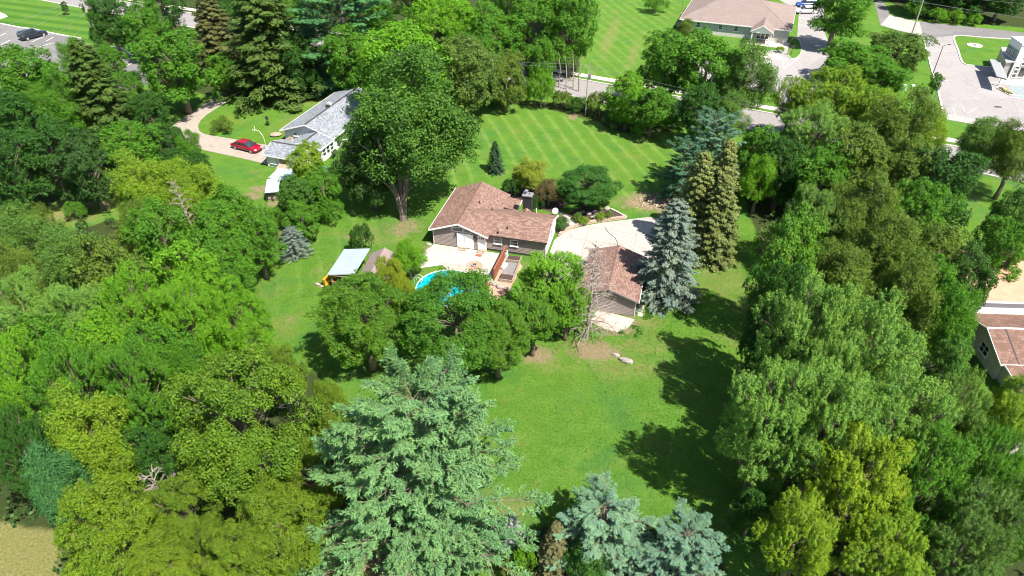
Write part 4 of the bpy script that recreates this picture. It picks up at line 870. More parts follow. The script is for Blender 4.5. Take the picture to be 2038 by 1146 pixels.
for k in range(9): a = pi*k/8; pts.append((0.7*cos(a),1.5+0.7*sin(a)))
for k in range(9): a = pi+pi*k/8; pts.append((0.7*cos(a)+0.35,-1.5+0.7*sin(a)))
mb.prism(pts,0,0.17); mb.build('kerb','kerb',ple)
mb = MB(); mb.prism([(x*.72,y*.82) for x,y in pts],0.17,0.2); mb.build('soil','mulch',ple)
mb = MB()
for k in range(26): x, y = rr.uniform(-.35,.45), rr.uniform(-1.6,1.6); mb.ell((x,y,.3),(.17,.17,.14),6,4,.2,rr)
M['shrub_y'] = plain('yellow green low plants', (0.20,0.20,0.04), 0.8, 0.4, 8); mb.build('low_plants','shrub_y',ple)

# ------------------------------------------------------------------ neighbour's house at the right edge
A4 = radians(-3)
no = at(1963,737)
nb = empty('neighbour_house', no, A4, 'house cut by the right edge with rust-brown roofs, salmon upper roof and white gables', 'house')
# local: x right, y back
def nroof(x0,x1,y0,y1,z0,z1,mat='roof_rust_y'):   # y0 low edge (front) to y1 ridge
    return ([(x0,y0,z0),(x1,y0,z0),(x1,y1,z1),(x0,y1,z1)],mat)
mb = MB(); mb.prism([(0,-1.2),(26,-1.2),(26,6.2),(0,6.2)],0,2.5)
a_ = [(-0.0,-1.2,2.5),(0,6.2,2.5),(0,2.2,3.75)]; mb.add(a_+[(0.15,p[1],p[2]) for p in a_],[(0,1,2),(5,4,3),(0,3,4,1),(1,4,5,2),(2,5,3,0)]); nw = mb.build('wall','siding_cream',nb)
mb = MB(); siding(mb,(0,6.2),(0,-1.2),0.1,lambda s: 2.5+1.2*(1-abs(s-3.9)/3.9)); mb.build('siding','siding_cream',nw)
roof_parts(nb,[nroof(-.4,26,-1.7,2.2,2.45,3.9),([(-.4,2.2,3.9),(26,2.2,3.9),(26,6.6,2.45),(-.4,6.6,2.45)],'roof_rust_y')],0.16,
  fascia=[((-.43,-1.7,2.45),(-.43,2.2,3.9)),((-.43,2.2,3.9),(-.43,6.6,2.45)),((-.4,-1.73,2.45),(26,-1.73,2.45))])
mb = MB(); mb.b2((-.4,2.1,3.88),(26,2.3,3.95)); mb.build('ridge_cap','trim_white',nb)
mb = MB(); mb.slab([(1.35,-1.6,2.53),(1.5,-1.6,2.53),(1.5,2.1,3.9),(1.35,2.1,3.9)],0.03); mb.build('roof_cable','trim_dark',nb)
window(nb,(0,1.6,1.55),(0,-1),1.5,1.2,grid=1)
mb = MB(); mb.prism([(0.4,-7.4),(26,-7.4),(26,-1.25),(0.4,-1.25)],0,2.2); mb.build('wall','siding_cream',nb)
roof_parts(nb,[([(0.0,-7.9,1.75),(26,-7.9,1.75),(26,-1.76,2.42),(0.0,-1.76,2.42)],'roof_rust_y')],0.14,fascia=[((-.03,-7.9,1.75),(-.03,-1.76,2.42)),((0,-7.93,1.75),(26,-7.93,1.75))])
# upper block with salmon roof
mb = MB(); mb.prism([(0.6,6.3),(26,6.3),(26,16.2),(0.6,16.2)],0,3.6); mb.b2((0.6,6.3,3.6),(26,6.5,4.3)); mb.build('wall','trim_white',nb)
roof_parts(nb,[([(0.2,6.0,4.45),(26,6.0,4.45),(26,13.2,4.95),(0.2,13.2,4.95)],'roof_salmon'),([(0.2,13.2,4.95),(26,13.2,4.95),(26,17,3.8),(0.2,17,3.8)],'roof_rust_y')],0.15,fascia=[((0.17,6.0,4.45),(0.17,13.2,4.95)),((0.2,5.97,4.45),(26,5.97,4.45))])
window(nb,(0.6,10.5,1.9),(0,-1),1.6,1.4)
sheet('driveway', [(1985,885),(2010,878),(2038,880),(2200,890),(2200,915),(2038,904),(1990,902)], 0.03, 'concrete')

# ------------------------------------------------------------------ cars
def car(name, loc, rz, L, Wd, Hh, paint, label, style='sedan', cat='car', group=None):
    e_ = empty(name, loc, rz, label, cat, group)
    hw = Wd/2; belt = 0.62*Hh if style == 'sedan' else 0.60*Hh; gc = 0.2
    if style == 'sedan': st = [(-.5,.50,.62,.74),(-.485,.36,.92,.80),(-.42,.27,.97,.92),(-.30,.25,1.0,.98),(-.10,.25,1.0,1.0),(.12,.25,1.0,1.0),(.25,.25,1.0,.97),(.38,.26,.97,.86),(.46,.30,.90,.76),(.495,.40,.66,.62),(.5,.46,.55,.56)]
    else: st = [(-.5,.50,.66,.92),(-.49,.34,.94,1.0),(-.42,.27,.99,1.02),(-.30,.25,1.0,1.02),(0,.25,1.0,1.02),(.20,.25,1.0,1.0),(.30,.25,.99,.96),(.42,.27,.96,.90),(.485,.33,.88,.78),(.5,.46,.66,.66)]
    V = []; F = []; prof = [(0,0),(.78,0),(.97,.18),(1.0,.45),(.98,.72),(.90,.93),(.62,1.0),(0,1.0)]
    for t_, z0, wf, zf in st:
        zt = belt*zf; zb = max(gc, z0*0.75)
        pts = [(y*hw*wf, zb+(zt-zb)*z) for y, z in prof]; pts += [(-y,z) for y,z in pts[-2:0:-1]]
        for y, z in pts: V.append((t_*L,y,z))
    n = 14
    for i in range(len(st)-1):
        for j in range(n): a = i*n+j; b = i*n+(j+1)%n; F.append((a,b,b+n,a+n))
    F.append(tuple(range(n))); F.append(tuple(range(len(V)-n,len(V)))[::-1])
    mb = MB(); mb.add(V,F); mb.build('body',paint,e_,smooth=True)
    # glasshouse
    if style == 'sedan': rs = [(-.40,.93,0.0),(-.33,.90,.45),(-.20,.84,.93),(-.05,.82,1.0),(.08,.82,.95),(.17,.86,.50),(.27,.93,.0)]
    else: rs = [(-.49,.94,0.0),(-.465,.90,.7),(-.44,.86,.96),(-.2,.85,1.0),(.08,.85,.97),(.15,.88,.55),(.24,.93,.0)]
    V = []; hr = Hh-belt; prof = [(1.0,0),(.97,.3),(.90,.75),(.80,.94),(.6,1.0)]
    for t_, wf, zf in rs:
        top = belt*0.97+(hr+belt*0.03)*zf; pts = []
        for y, z in prof: pts.append((y*hw*wf, belt*0.97+(top-belt*0.97)*z))
        pts += [(-y,z) for y,z in pts[::-1]]
        for y, z in pts: V.append((t_*L,y,z))
    n = 10; F = []
    for i in range(len(rs)-1):
        for j in range(n-1): a = i*n+j; F.append((a,a+1,a+1+n,a+n))
    mb = MB(); mb.add(V,F); mb.build('cabin_glass','glass',e_,smooth=True)
    # roof skin and pillars in body colour, just proud of the glass
    i0, i1 = (2,4) if style == 'sedan' else (2,4)
    rv = []
    for i in range(i0,i1+1):
        for j in (2,3,4,5,6,7): x,y,z = V[i*n+j]; rv.append((x,y*1.02,z+0.018))
    F = []
    for i in range(i1-i0):
        for j in range(5): a = i*6+j; F.append((a,a+1,a+7,a+6))
    mb = MB(); mb.add(rv,F); mb.build('roof',paint,e_,smooth=True)
    mb = MB()
    for s in (0,9):
        k = 1 if s == 0 else -1
        for i, j in ((0,2),(4,6)):
            a, b, c_ = V[i*n+s], V[(i+1)*n+s+2*k], V[j*n+s+2*k]; mb.tube([(a[0],a[1]*1.01,a[2]),(b[0],b[1]*1.02,b[2]),(c_[0],c_[1]*1.02,c_[2]+.01)],0.035,5)
        for i in (3,) if style == 'sedan' else (2,3): a, c_ = V[i*n+s], V[i*n+s+2*k]; mb.tube([(a[0],a[1]*1.01,a[2]),(c_[0],c_[1]*1.02,c_[2])],0.03,5)
    mb.build('pillars',paint,e_)
    r_ = 0.33 if style == 'sedan' else 0.38
    for x in (-.305*L,.315*L):
        for s in (-1,1):
            mb = MB(); mb.tube([(x,s*(hw-.2),r_),(x,s*(hw+.01),r_)],r_,18); w_ = mb.build('wheel','rubber',e_)
            mb = MB(); mb.tube([(x,s*(hw+.0),r_),(x,s*(hw+.025),r_)],r_*.68,14); mb.build('rim','rim',w_)
            for k in range(5):
                a = 2*pi*k/5; mb = MB(); mb.tube([(x+.08*cos(a),s*(hw+.03),r_+.08*sin(a)),(x+r_*.62*cos(a+.25),s*(hw+.03),r_+r_*.62*sin(a+.25))],0.022,4); mb.build('spoke','metal_dark',w_)
    for s in (-1,1):
        mb = MB(); mb.ell((L*.472,s*hw*.68,belt*.70),(.16,.2,.09),8,6); mb.build('headlight','lamp_clear',e_)
        mb = MB(); mb.ell((-L*.485,s*hw*.72,belt*.78),(.09,.2,.09),8,6); mb.build('tail_light','lamp_red',e_)
        mb = MB(); mb.ell((L*.19,s*(hw+.09),belt*1.02),(.08,.11,.08),8,5); mb.build('mirror',paint,e_)
        mb = MB(); mb.tube([(-.3*L,s*hw*1.003,belt*.72),(.3*L,s*hw*1.003,belt*.72)],.012,4); mb.build('door_crease','metal_dark',e_)
    mb = MB(); mb.box((L*.497,0,belt*.48),(.04,Wd*.5,.16)); mb.build('grille','metal_dark',e_)
    mb = MB(); mb.box((-L*.498,0,belt*.6),(.04,.5,.14)); mb.build('number_plate','lamp_clear',e_)
    return e_
a, b = at(466,286,0.4), at(517,299,0.4); m_ = (a+b)/2
car('parked_car', (m_.x,m_.y,0.02), atan2((b-a).y,(b-a).x), 5.4, 2.0, 1.5, 'car_red', 'shiny red sedan parked on the driveway of the white house')
a, b = at(40,77,0.5), at(91,64,0.5); m_ = (a+b)/2
car('parked_car', (m_.x,m_.y,0.02), atan2((b-a).y,(b-a).x), 5.9, 2.25, 2.0, 'car_black', 'black suv parked across the bays of the upper lot', 'suv', 'car')
a, b = at(1621,22,0.5), at(1584,22,0.5); m_ = (a+b)/2
car('parked_car', (m_.x,m_.y,0.02), atan2((b-a).y,(b-a).x), 5.1, 2.1, 1.85, 'car_white', 'white suv parked behind the office beside a blue car', 'suv', 'car')
a, b = at(1622,9,0.5), at(1587,9,0.5); m_ = (a+b)/2
car('parked_car', (m_.x,m_.y,0.02), atan2((b-a).y,(b-a).x), 5.1, 2.1, 1.8, 'car_blue', 'blue suv parked just behind the white one', 'suv', 'car')

# ------------------------------------------------------------------ poles, lamps, wires
def upole(px, H, label, arm=True, mat='wood_pole', r=0.17, rz=-0.17, trafo=False):
    c = at(*px); e_ = empty('utility_pole', (c.x,c.y,0), rz, label, 'utility pole')
    mb = MB(); mb.tube([(0,0,0),(0,0,H)],[r,r*.65],10); mb.build('pole',mat,e_)
    if arm: mb = MB(); mb.b2((-1.1,-.1,H-.75),(1.1,.02,H-.6)); mb.build('crossarm','wood_grey',e_)
    for x in ((-1,-.45,.45,1) if arm else (0,)): mb = MB(); mb.cyl((x,-.04),.05,H-.6 if arm else H,H-.4 if arm else H+.2,8); mb.build('insulator','metal_grey',e_)
    if trafo: mb = MB(); mb.cyl((.35,0),.24,H-2.9,H-2.0,14); mb.build('transformer','metal_grey',e_)
    return c
P1 = upole((206,118), 13.0, 'tall pale utility pole in the upper lot crossed by wires', arm=True, r=0.24)
P2 = upole((1165,230), 9.6, 'slim brown utility pole with transformer between the bushes and the road', arm=False, trafo=True, r=0.13)
P3 = upole((1815,67), 9.8, 'pale utility pole beside the concrete apron of the side street', arm=True)
P4 = upole((1655,345), 9.0, 'utility pole hidden among the trees along the road', arm=False, r=0.13)
def wire(a, b, sag, label, grp=None, r=0.022, ext=(0,0)):
    a, b = Vector(a), Vector(b); n = 18; pts = [a.lerp(b,i/n)-Vector((0,0,sag*4*(i/n)*(1-i/n))) for i in range(n+1)]
    mb = MB(); mb.tube(pts, r, 4); tag(mb.build('overhead_wire','metal_grey'), label, 'wire', grp)
for k, (za, dx_) in enumerate(((12.4,-1),(12.4,1),(9.7,0),(7.6,0))):
    a = at(*((-160,90),(-160,140),(-160,215),(-160,245))[k],za-1); b = (P1.x+dx_,P1.y,za)
    wire(a, b, 0.9, ('topmost','second','third','lowest')[k]+' wire running from the upper lot pole towards the lower woods')
    e2 = at(*((560,-60),(640,-55),(660,-60),(700,-20))[k],za-0.5); wire(b, e2, 0.8, ('topmost','second','third','lowest')[k]+' wire running from the upper lot pole over the dark spruces')
for k, z in enumerate((9.3,8.7)):
    a = (P2.x,P2.y,z); wire(a,(P4.x,P4.y,z-.3),0.8,('upper','lower')[k]+' wire strung between the transformer pole and the trees by the road')
    wire((P4.x,P4.y,z-.3),tuple(at(2200,420,z)),0.8,('upper','lower')[k]+' wire continuing over the trees towards the right')
    wire(tuple(at(700,90,z)),a,0.8,('upper','lower')[k]+' wire reaching the transformer pole from the grove')
for k, (a, b) in enumerate((((1700,-22),(2300,70)),((1780,-5),(2300,62)),((1880,-8),(2400,25)))): wire(at(*a,9.4-k*.9),at(*b,9.4-k*.9),0.6,('lowest','middle','topmost')[k]+' of the pale wires crossing above the side street')
def lamp(px, H, label, mat, arm=0.9, head='metal_dark'):
    c = at(*px); e_ = empty('street_lamp',(c.x,c.y,0),0,label,'street lamp')
    mb = MB(); mb.cyl((0,0),.22,0,.25,10); mb.build('base','walk',e_)
    mb = MB(); mb.tube([(0,0,.2),(0,0,H)],[.09,.06],8); mb.build('pole',mat,e_)
    mb = MB(); mb.tube([(0,0,H-.05),(arm*.6,0,H+.22),(arm,0,H+.28)],.05,6); mb.build('arm',mat,e_)
    mb = MB(); mb.ell((arm+.2,0,H+.26),(.36,.17,.09),10,6); mb.build('lamp_head',head,e_)
lamp((1855,151),6.0,'tall dark lamp post on the left kerb of the bright lot','metal_dark')
lamp((1854,212),4.6,'grey lamp post with pale head just below the small kerbside tree','metal_grey',0.7,'metal_white')
lamp((1356,26),6.0,'slim pale post standing at the end of the office roof','metal_grey',0.1,'metal_white')
c = at(112,22); mb = MB(); mb.tube([(0,0,0),(0,0,1.6)],0.05,6); tag(mb.build('sign_post','metal_grey',loc=(c.x,c.y,0)),'short thin post on the striped verge by the upper road','post')
for (x,y),lb in (((1817,171),'white utility cover in the grass near the small kerbside tree'),((1798,180),'short white marker post beside the trees left of the bright lot')):
    c = at(x,y); mb = MB(); mb.b2((-.3,-.3,0),(.3,.3,.25 if 'cover' in lb else 1.1)); tag(mb.build('utility_box','metal_white',loc=(c.x,c.y,0)),lb,'utility box')
# row of posts/fence along the lower woods edge
c = at(1985,880,0)
# ------------------------------------------------------------------ foliage prototypes (numpy)
def unit(v): return v/np.maximum(np.linalg.norm(v, axis=-1, keepdims=True), 1e-9)
def leaf_mesh(name, P, Nn, Tt, ln, wd, rnd, spray, fold=0.0):
    """one four-cornered leaf at each P with normal Nn and long direction Tt"""
    T = unit(Tt-Nn*np.sum(Tt*Nn, 1, keepdims=True)); B = np.cross(Nn, T)
    ln = ln[:, None]; wd = wd[:, None]
    a = P-T*ln*0.5; b = P+B*wd*0.5-T*ln*0.05; c = P+T*ln*0.5; d = P-B*wd*0.5-T*ln*0.05
    V = np.stack([a, b, c, d], 1).reshape(-1, 3); F = np.arange(len(V)).reshape(-1, 4)
    return mesh_np(name, V, F, [('rnd', 'FACE', rnd), ('spray', 'FACE', spray)])

def broad(seed, H=15.0, RX=5.5, zc=0.60, RZ=0.42, lobes=24, lr=0.40, sprays=46, leaves=34, leaf=0.30, spread=0.34, long=1.0, upk=0.3, wob=0.25, low=-0.55, flat=0.55, inner=0.5):
    g = np.random.default_rng(seed); c0 = np.array([0, 0, H*zc]); ax = np.array([RX, RX, H*RZ])
    D = []; i = 0
    while len(D) < lobes:
        z = 1-2*(len(D)+0.5)/lobes if i < 1 else g.uniform(-1, 1); z = 1-(1-low)*(len(D)+0.5)/lobes
        a = len(D)*2.39996+g.uniform(-.35, .35); s = sqrt(max(0, 1-z*z)); D.append((s*cos(a), s*sin(a), z))
    D = np.array(D)+g.normal(0, .10, (lobes, 3)); rad = (1-lr*0.82)*g.uniform(1-wob, 1.0+wob*0.35, (lobes, 1))
    LC = c0+D*ax*rad; LR = RX*lr*g.uniform(.75, 1.15, lobes)
    out = unit(LC-c0)
    Ps, Ns, Ts, Sp = [], [], [], []
    for k in range(lobes):
        m = sprays; d = unit(g.normal(0, 1, (m*2, 3))+out[k]*0.55+np.array([0, 0, .35])); d = d[:m]
        c = LC[k]+d*LR[k]*(g.uniform(inner, 1.0, (m, 1))**0.5+g.choice([-.12,0,.16],(m,1)))*np.array([1, 1, .82])
        for j in range(m):
            q = leaves; axd = unit(d[j]*.6+out[k]*.35+np.array([0, 0, upk])+g.normal(0, .15, 3))
            e = g.normal(0, 1, (q, 3)); al = e@axd; e = e-np.outer(al, axd)
            t = g.uniform(-1, 1, q)
            wdt = spread*(1.0-0.35*np.clip(t, 0, 1)) if long > 1.2 else spread
            e = e/np.maximum(np.linalg.norm(e, axis=1, keepdims=True), .2)*np.sqrt(g.random((q, 1)))*1.25
            p = c[j]+e*(wdt[:, None] if long > 1.2 else wdt)+np.outer(t*spread*flat*long, axd)
            n = unit(0.55*axd+np.array([0, 0, .55])+0.75*e+g.normal(0, .38, (q, 3)))
            Ps.append(p); Ns.append(n); Ts.append(g.normal(0, 1, (q, 3))+axd*0.6); Sp.append(np.full(q, g.random()))
    P = np.concatenate(Ps); N = np.concatenate(Ns); T = np.concatenate(Ts); S = np.concatenate(Sp); n = len(P)
    me = leaf_mesh('crown', P, N, T, leaf*g.uniform(.75, 1.25, n), leaf*.72*g.uniform(.75, 1.25, n), g.random(n), S)
    me.materials.append(M['leaf'])
    # trunk and limbs
    mb = MB(); zt = H*(zc-0.02); rr_ = np.random.default_rng(seed+1); x = y = 0; pts = []
    for k in range(7): pts.append((x, y, zt*k/6)); x += rr_.normal(0, .12); y += rr_.normal(0, .12)
    tr = 0.030*H; mb.tube(pts, [tr*1.35, tr, tr*.9, tr*.8, tr*.68, tr*.55, tr*.42], 9)
    bb = MB(); top = Vector(pts[-1])
    for k in range(lobes):
        s = Vector(pts[3 if D[k][2] < 0 else 4 if D[k][2] < .4 else 6]); e_ = Vector(LC[k]); mid = s.lerp(e_, .5)+Vector((0, 0, -.04*H*(1 if D[k][2] < .3 else -.3)))
        bb.tube([s, mid, e_], [tr*.26, tr*.16, tr*.06], 5)
        for u in range(3):
            d_ = unit(rr_.normal(0, 1, 3)+out[k]); f_ = e_+Vector(d_)*float(LR[k])*.75; bb.tube([mid.lerp(e_, .6), f_], [tr*.08, tr*.025], 4)
    tm = mb.mesh('trunk', True); tm.materials.append(M['bark']); bm2 = bb.mesh('branches'); bm2.materials.append(M['bark'])
    return dict(crown=me, trunk=tm, branches=bm2, H=H, R=RX, zc=zc)

def conifer(seed, H=15.0, RB=3.6, nb=170, tw=34, nd=4, nl=0.34, nw=0.10, droop=0.25, power=0.85, base=0.05, tuft=0.0, side=0.42, bulge=0.0, jag=0.18, fl=0.0):
    g = np.random.default_rng(seed); Ps, Ns, Ts, Tone, Sp = [], [], [], [], []
    bb = MB()
    for i in range(nb):
        t = base+(0.985-base)*((i+g.random())/nb)**1.0; z = H*t; u = (t-base)/(1-base)
        L = RB*((1-u)**power)*(1-bulge*max(0, .25-u)*2)*g.uniform(1-jag, 1+jag*.6)+.12; a = i*2.39996+g.uniform(-.3, .3)
        rise = 0.42*u-0.12-droop*(1-u)*.3; d = np.array([cos(a), sin(a), 0]); sd = np.array([-sin(a), cos(a), 0])
        n = max(6, int(tw*(0.35+0.65*L/RB))); s = g.uniform(.18, 1.0, n)**.75
        q = np.outer(s*L, d)+np.outer(rise*s*L-droop*L*.5*s*s+.22*droop*L*s**4, [0, 0, 1])+np.array([0, 0, z])
        w = side*L*(1.12-s)*np.clip(s*3, .3, 1); off = g.uniform(-1, 1, n)*np.maximum(w, .12)
        q += np.outer(off, sd)-np.outer(np.abs(off)*droop*.5, [0, 0, 1])
        tips = unit(np.outer(np.ones(n), d)*(.7+tuft)+np.outer(np.sign(off)*np.minimum(np.abs(off)*1.6/max(L, .3), 1.2), sd)+np.outer(np.ones(n)*(.12-droop*.45), [0, 0, 1]))
        sp = g.random()
        for k in range(nd):
            p = q+g.normal(0, (.035 if fl else .07)+.02*L/RB, (n, 3))+tips*g.uniform(-.5,.5,(n,1))*fl*min(1,L); tt = unit(tips+g.normal(0, .38, (n, 3))); nn = unit(np.array([0, 0, 1.0])+.5*d+g.normal(0, .45, (n, 3)))
            Ps.append(p+tt*nl*.3); Ns.append(nn); Ts.append(tt); Tone.append(g.random(n)*.5+.5*s); Sp.append(np.full(n, sp))  # needle tone: half random, half lighter towards the branch tip
        if u < .97: e_ = Vector((d[0]*L*.85, d[1]*L*.85, z+rise*L*.85-droop*L*.36)); bb.tube([(0, 0, z), (d[0]*L*.45, d[1]*L*.45, z+rise*L*.45-droop*.1*L), e_], [.05*H/15*(1-u*.6), .03, .012], 4)
    P = np.concatenate(Ps); n = len(P); g2 = np.random.default_rng(seed+5)
    me = leaf_mesh('crown', P, np.concatenate(Ns), np.concatenate(Ts), nl*g2.uniform(.7, 1.3, n), nw*g2.uniform(.7, 1.3, n), np.concatenate(Tone), np.concatenate(Sp)); me.materials.append(M['needle'])
    mb = MB(); mb.tube([(0, 0, 0), (0, 0, H*.3), (0, 0, H*.7), (0, 0, H*.99)], [.022*H, .017*H, .009*H, .002*H], 9)
    tm = mb.mesh('trunk', True); tm.materials.append(M['bark']); bm2 = bb.mesh('branches'); bm2.materials.append(M['bark'])
    return dict(crown=me, trunk=tm, branches=bm2, H=H, R=RB, zc=0)

def pine(seed, H=19.0, RB=8.5, nb=74, pl=30, nd=30, nl=0.42, nw=0.075, base=0.08):
    """white pine: spreading tiers of plumes"""
    g = np.random.default_rng(seed); Ps, Ns, Ts, Tone, Sp = [], [], [], [], []; bb = MB()
    for i in range(nb):
        t = base+(0.97-base)*(i+g.random()*.6)/nb; u = (t-base)/(1-base); z = H*t
        a = i*2.39996+g.uniform(-.4, .4); L = RB*((1-u**2.6)**.8*.72+.27)*g.uniform(.62, 1.0)*(1+.22*sin(3*a+seed)+.12*sin(7*a))+.5; rise = .08+.62*u
        d = np.array([cos(a), sin(a), 0.]); sd = np.array([-sin(a), cos(a), 0.])
        curve = lambda s: d*(L*s)+np.array([0, 0, z+L*(rise*s-.30*s*s*(1-u)+.06*s**4)])
        bb.tube([tuple(curve(s)) for s in (0, .3, .6, .9)], [.10*(1-u*.75), .07*(1-u*.7), .035, .015], 5)
        n = max(7, int(pl*(.3+.7*L/RB)))
        for k in range(n):
            s = g.uniform(.28, 1.0)**.8; off = g.uniform(-1, 1)*L*.36*(1.2-s)*min(1, s*2.2)
            c = curve(s)+sd*off+np.array([0, 0, g.uniform(-.06, .16)-abs(off)*.05]); dr = unit(d*.75+sd*np.sign(off)*min(1, abs(off)/(.18*L+.1))+np.array([0, 0, .30]))
            if k % 3 == 0: bb.tube([tuple(curve(max(.1, s-.15))), tuple(c)], [.03, .01], 3)
            q = nd; back = g.uniform(-.65, .35, (q, 1)); p = c+dr*back*.75+g.normal(0, .085, (q, 3))
            tt = unit(dr*.8+g.normal(0, .55, (q, 3))+np.array([0, 0, .15])); nn = unit(np.array([0, 0, 1.])+.35*dr+g.normal(0, .45, (q, 3)))
            Ps.append(p+tt*nl*.35); Ns.append(nn); Ts.append(tt); Tone.append(np.clip(.25+back[:, 0]*.5+g.random(q)*.6, 0, 1)); Sp.append(np.full(q, g.random()))  # needle tone rises towards the plume tip, with random spread
    P = np.concatenate(Ps); n = len(P); g2 = np.random.default_rng(seed+5)
    me = leaf_mesh('crown', P, np.concatenate(Ns), np.concatenate(Ts), nl*g2.uniform(.7, 1.25, n), nw*g2.uniform(.8, 1.6, n), np.concatenate(Tone), np.concatenate(Sp)); me.materials.append(M['needle'])
    mb = MB(); mb.tube([(0, 0, 0), (0.1, 0, H*.3), (0, .1, H*.7), (0, 0, H*.97)], [.42, .34, .18, .04], 10)
    tm = mb.mesh('trunk', True); tm.materials.append(M['bark']); bm2 = bb.mesh('branches'); bm2.materials.append(M['bark'])
    return dict(crown=me, trunk=tm, branches=bm2, H=H, R=RB, zc=0)

PR = {}
# M: dense domed maple;  L: ragged silver maple with upright sprays;  F: feathery;  D: small, far
PR['M'] = [broad(11, lobes=44, sprays=36, leaves=38, leaf=.175, spread=.36, lr=.26, wob=.20, low=-.55, zc=.55, RZ=.44), broad(12, lobes=38, sprays=40, leaves=36, leaf=.175, spread=.36, lr=.28, wob=.22, low=-.6, zc=.54, RZ=.45)]
PR['L'] = [broad(21, H=18, RX=6, lobes=48, sprays=46, leaves=32, leaf=.17, spread=.22, long=3.2, upk=.95, lr=.27, wob=.40, low=-.75, zc=.54, RZ=.45), broad(22, H=18, RX=6, lobes=44, sprays=48, leaves=32, leaf=.17, spread=.22, long=3.2, upk=.85, lr=.28, wob=.42, low=-.75, zc=.54, RZ=.45)]
PR['F'] = [broad(31, lobes=32, sprays=64, leaves=19, leaf=.22, spread=.40, long=2.2, upk=.1, lr=.34, wob=.42, low=-.7, zc=.54, RZ=.45), broad(32, lobes=28, sprays=66, leaves=20, leaf=.21, spread=.36, long=2.8, upk=.15, lr=.36, wob=.42, low=-.7, zc=.54, RZ=.45)]
PR['D'] = [broad(41, lobes=28, sprays=34, leaves=24, leaf=.29, spread=.42, lr=.33, wob=.35, low=-.85, zc=.52, RZ=.47), broad(42, lobes=30, sprays=32, leaves=24, leaf=.29, spread=.42, lr=.31, wob=.42, low=-.85, zc=.52, RZ=.47), broad(43, H=17, lobes=30, sprays=32, leaves=24, leaf=.29, spread=.36, long=2.6, upk=.5, lr=.31, wob=.4, low=-.85, zc=.53, RZ=.46)]
PR['B'] = [broad(51, H=6, RX=4, zc=.45, RZ=.5, lobes=20, sprays=30, leaves=18, leaf=.22, spread=.28, lr=.36, wob=.2, low=-.3), broad(52, H=6, RX=4, zc=.42, RZ=.5, lobes=16, sprays=34, leaves=18, leaf=.2, spread=.3, long=2, lr=.4, wob=.4, low=-.3)]
PR['S'] = [conifer(61, RB=4.0, nb=230, tw=52, nd=5, droop=.55, nl=.36, nw=.12, power=.66, side=.5), conifer(62, RB=4.0, nb=220, tw=52, nd=5, droop=.5, nl=.36, nw=.12, power=.7, jag=.3, side=.5)]     # drooping spruce
PR['U'] = [conifer(71, H=15, RB=4.1, nb=210, tw=36, nd=9, droop=.25, nl=.24, nw=.10, power=.66, tuft=.4, jag=.2, fl=.55, base=.02), conifer(72, H=8, RB=3.4, nb=150, tw=34, nd=9, droop=-.25, nl=.16, nw=.06, power=.50, tuft=.6, jag=.22, fl=.5, base=.02)]   # blue spruce
PR['P'] = [pine(81, nb=118, pl=44, nd=26, nl=.40), pine(82, nb=92, pl=34, nd=24, RB=7.0, H=20)]

CAT_NAMES = {'M':'maple_tree','L':'silver_maple_tree','F':'locust_tree','D':'broadleaf_tree','B':'shrub','S':'spruce_tree','U':'blue_spruce_tree','P':'pine_tree'}
tn = 0
def plant(kind, px, py, r, H, col, label, name=None, var=None, zs=None, tip=False, trunk=True, group=None, bark=None, cat=None, lean=0.0):
    """crown centre (or tip) at photo position px, py; r = crown radius in photo pixels"""
    global tn; tn += 1
    pr = PR[kind][(tn if var is None else var) % len(PR[kind])]
    zq = H if tip else H*((pr['zc'] or .42)+.04)
    c = at(px, py, zq); rm = r*depth(c)/FPX
    root = empty(name or CAT_NAMES[kind], (c.x, c.y, 0), R.uniform(0, 6.28), label, cat or ('shrub' if kind == 'B' else 'tree'), group)
    root.scale = (rm/pr['R'], rm/pr['R']*R.uniform(.94, 1.06), H/pr['H'])
    for nm in ('crown', 'trunk', 'branches'):
        if not trunk and nm != 'crown': continue
        o = link(nm, pr[nm], None, root)
        if nm == 'crown': o.color = (*col, 1)
    return root
# leaf colours
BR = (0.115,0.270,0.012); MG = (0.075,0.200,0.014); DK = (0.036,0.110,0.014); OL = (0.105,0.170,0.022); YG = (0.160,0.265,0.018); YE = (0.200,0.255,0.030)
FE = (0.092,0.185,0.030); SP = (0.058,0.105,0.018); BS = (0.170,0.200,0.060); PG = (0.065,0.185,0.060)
LM = (0.140,0.265,0.045)
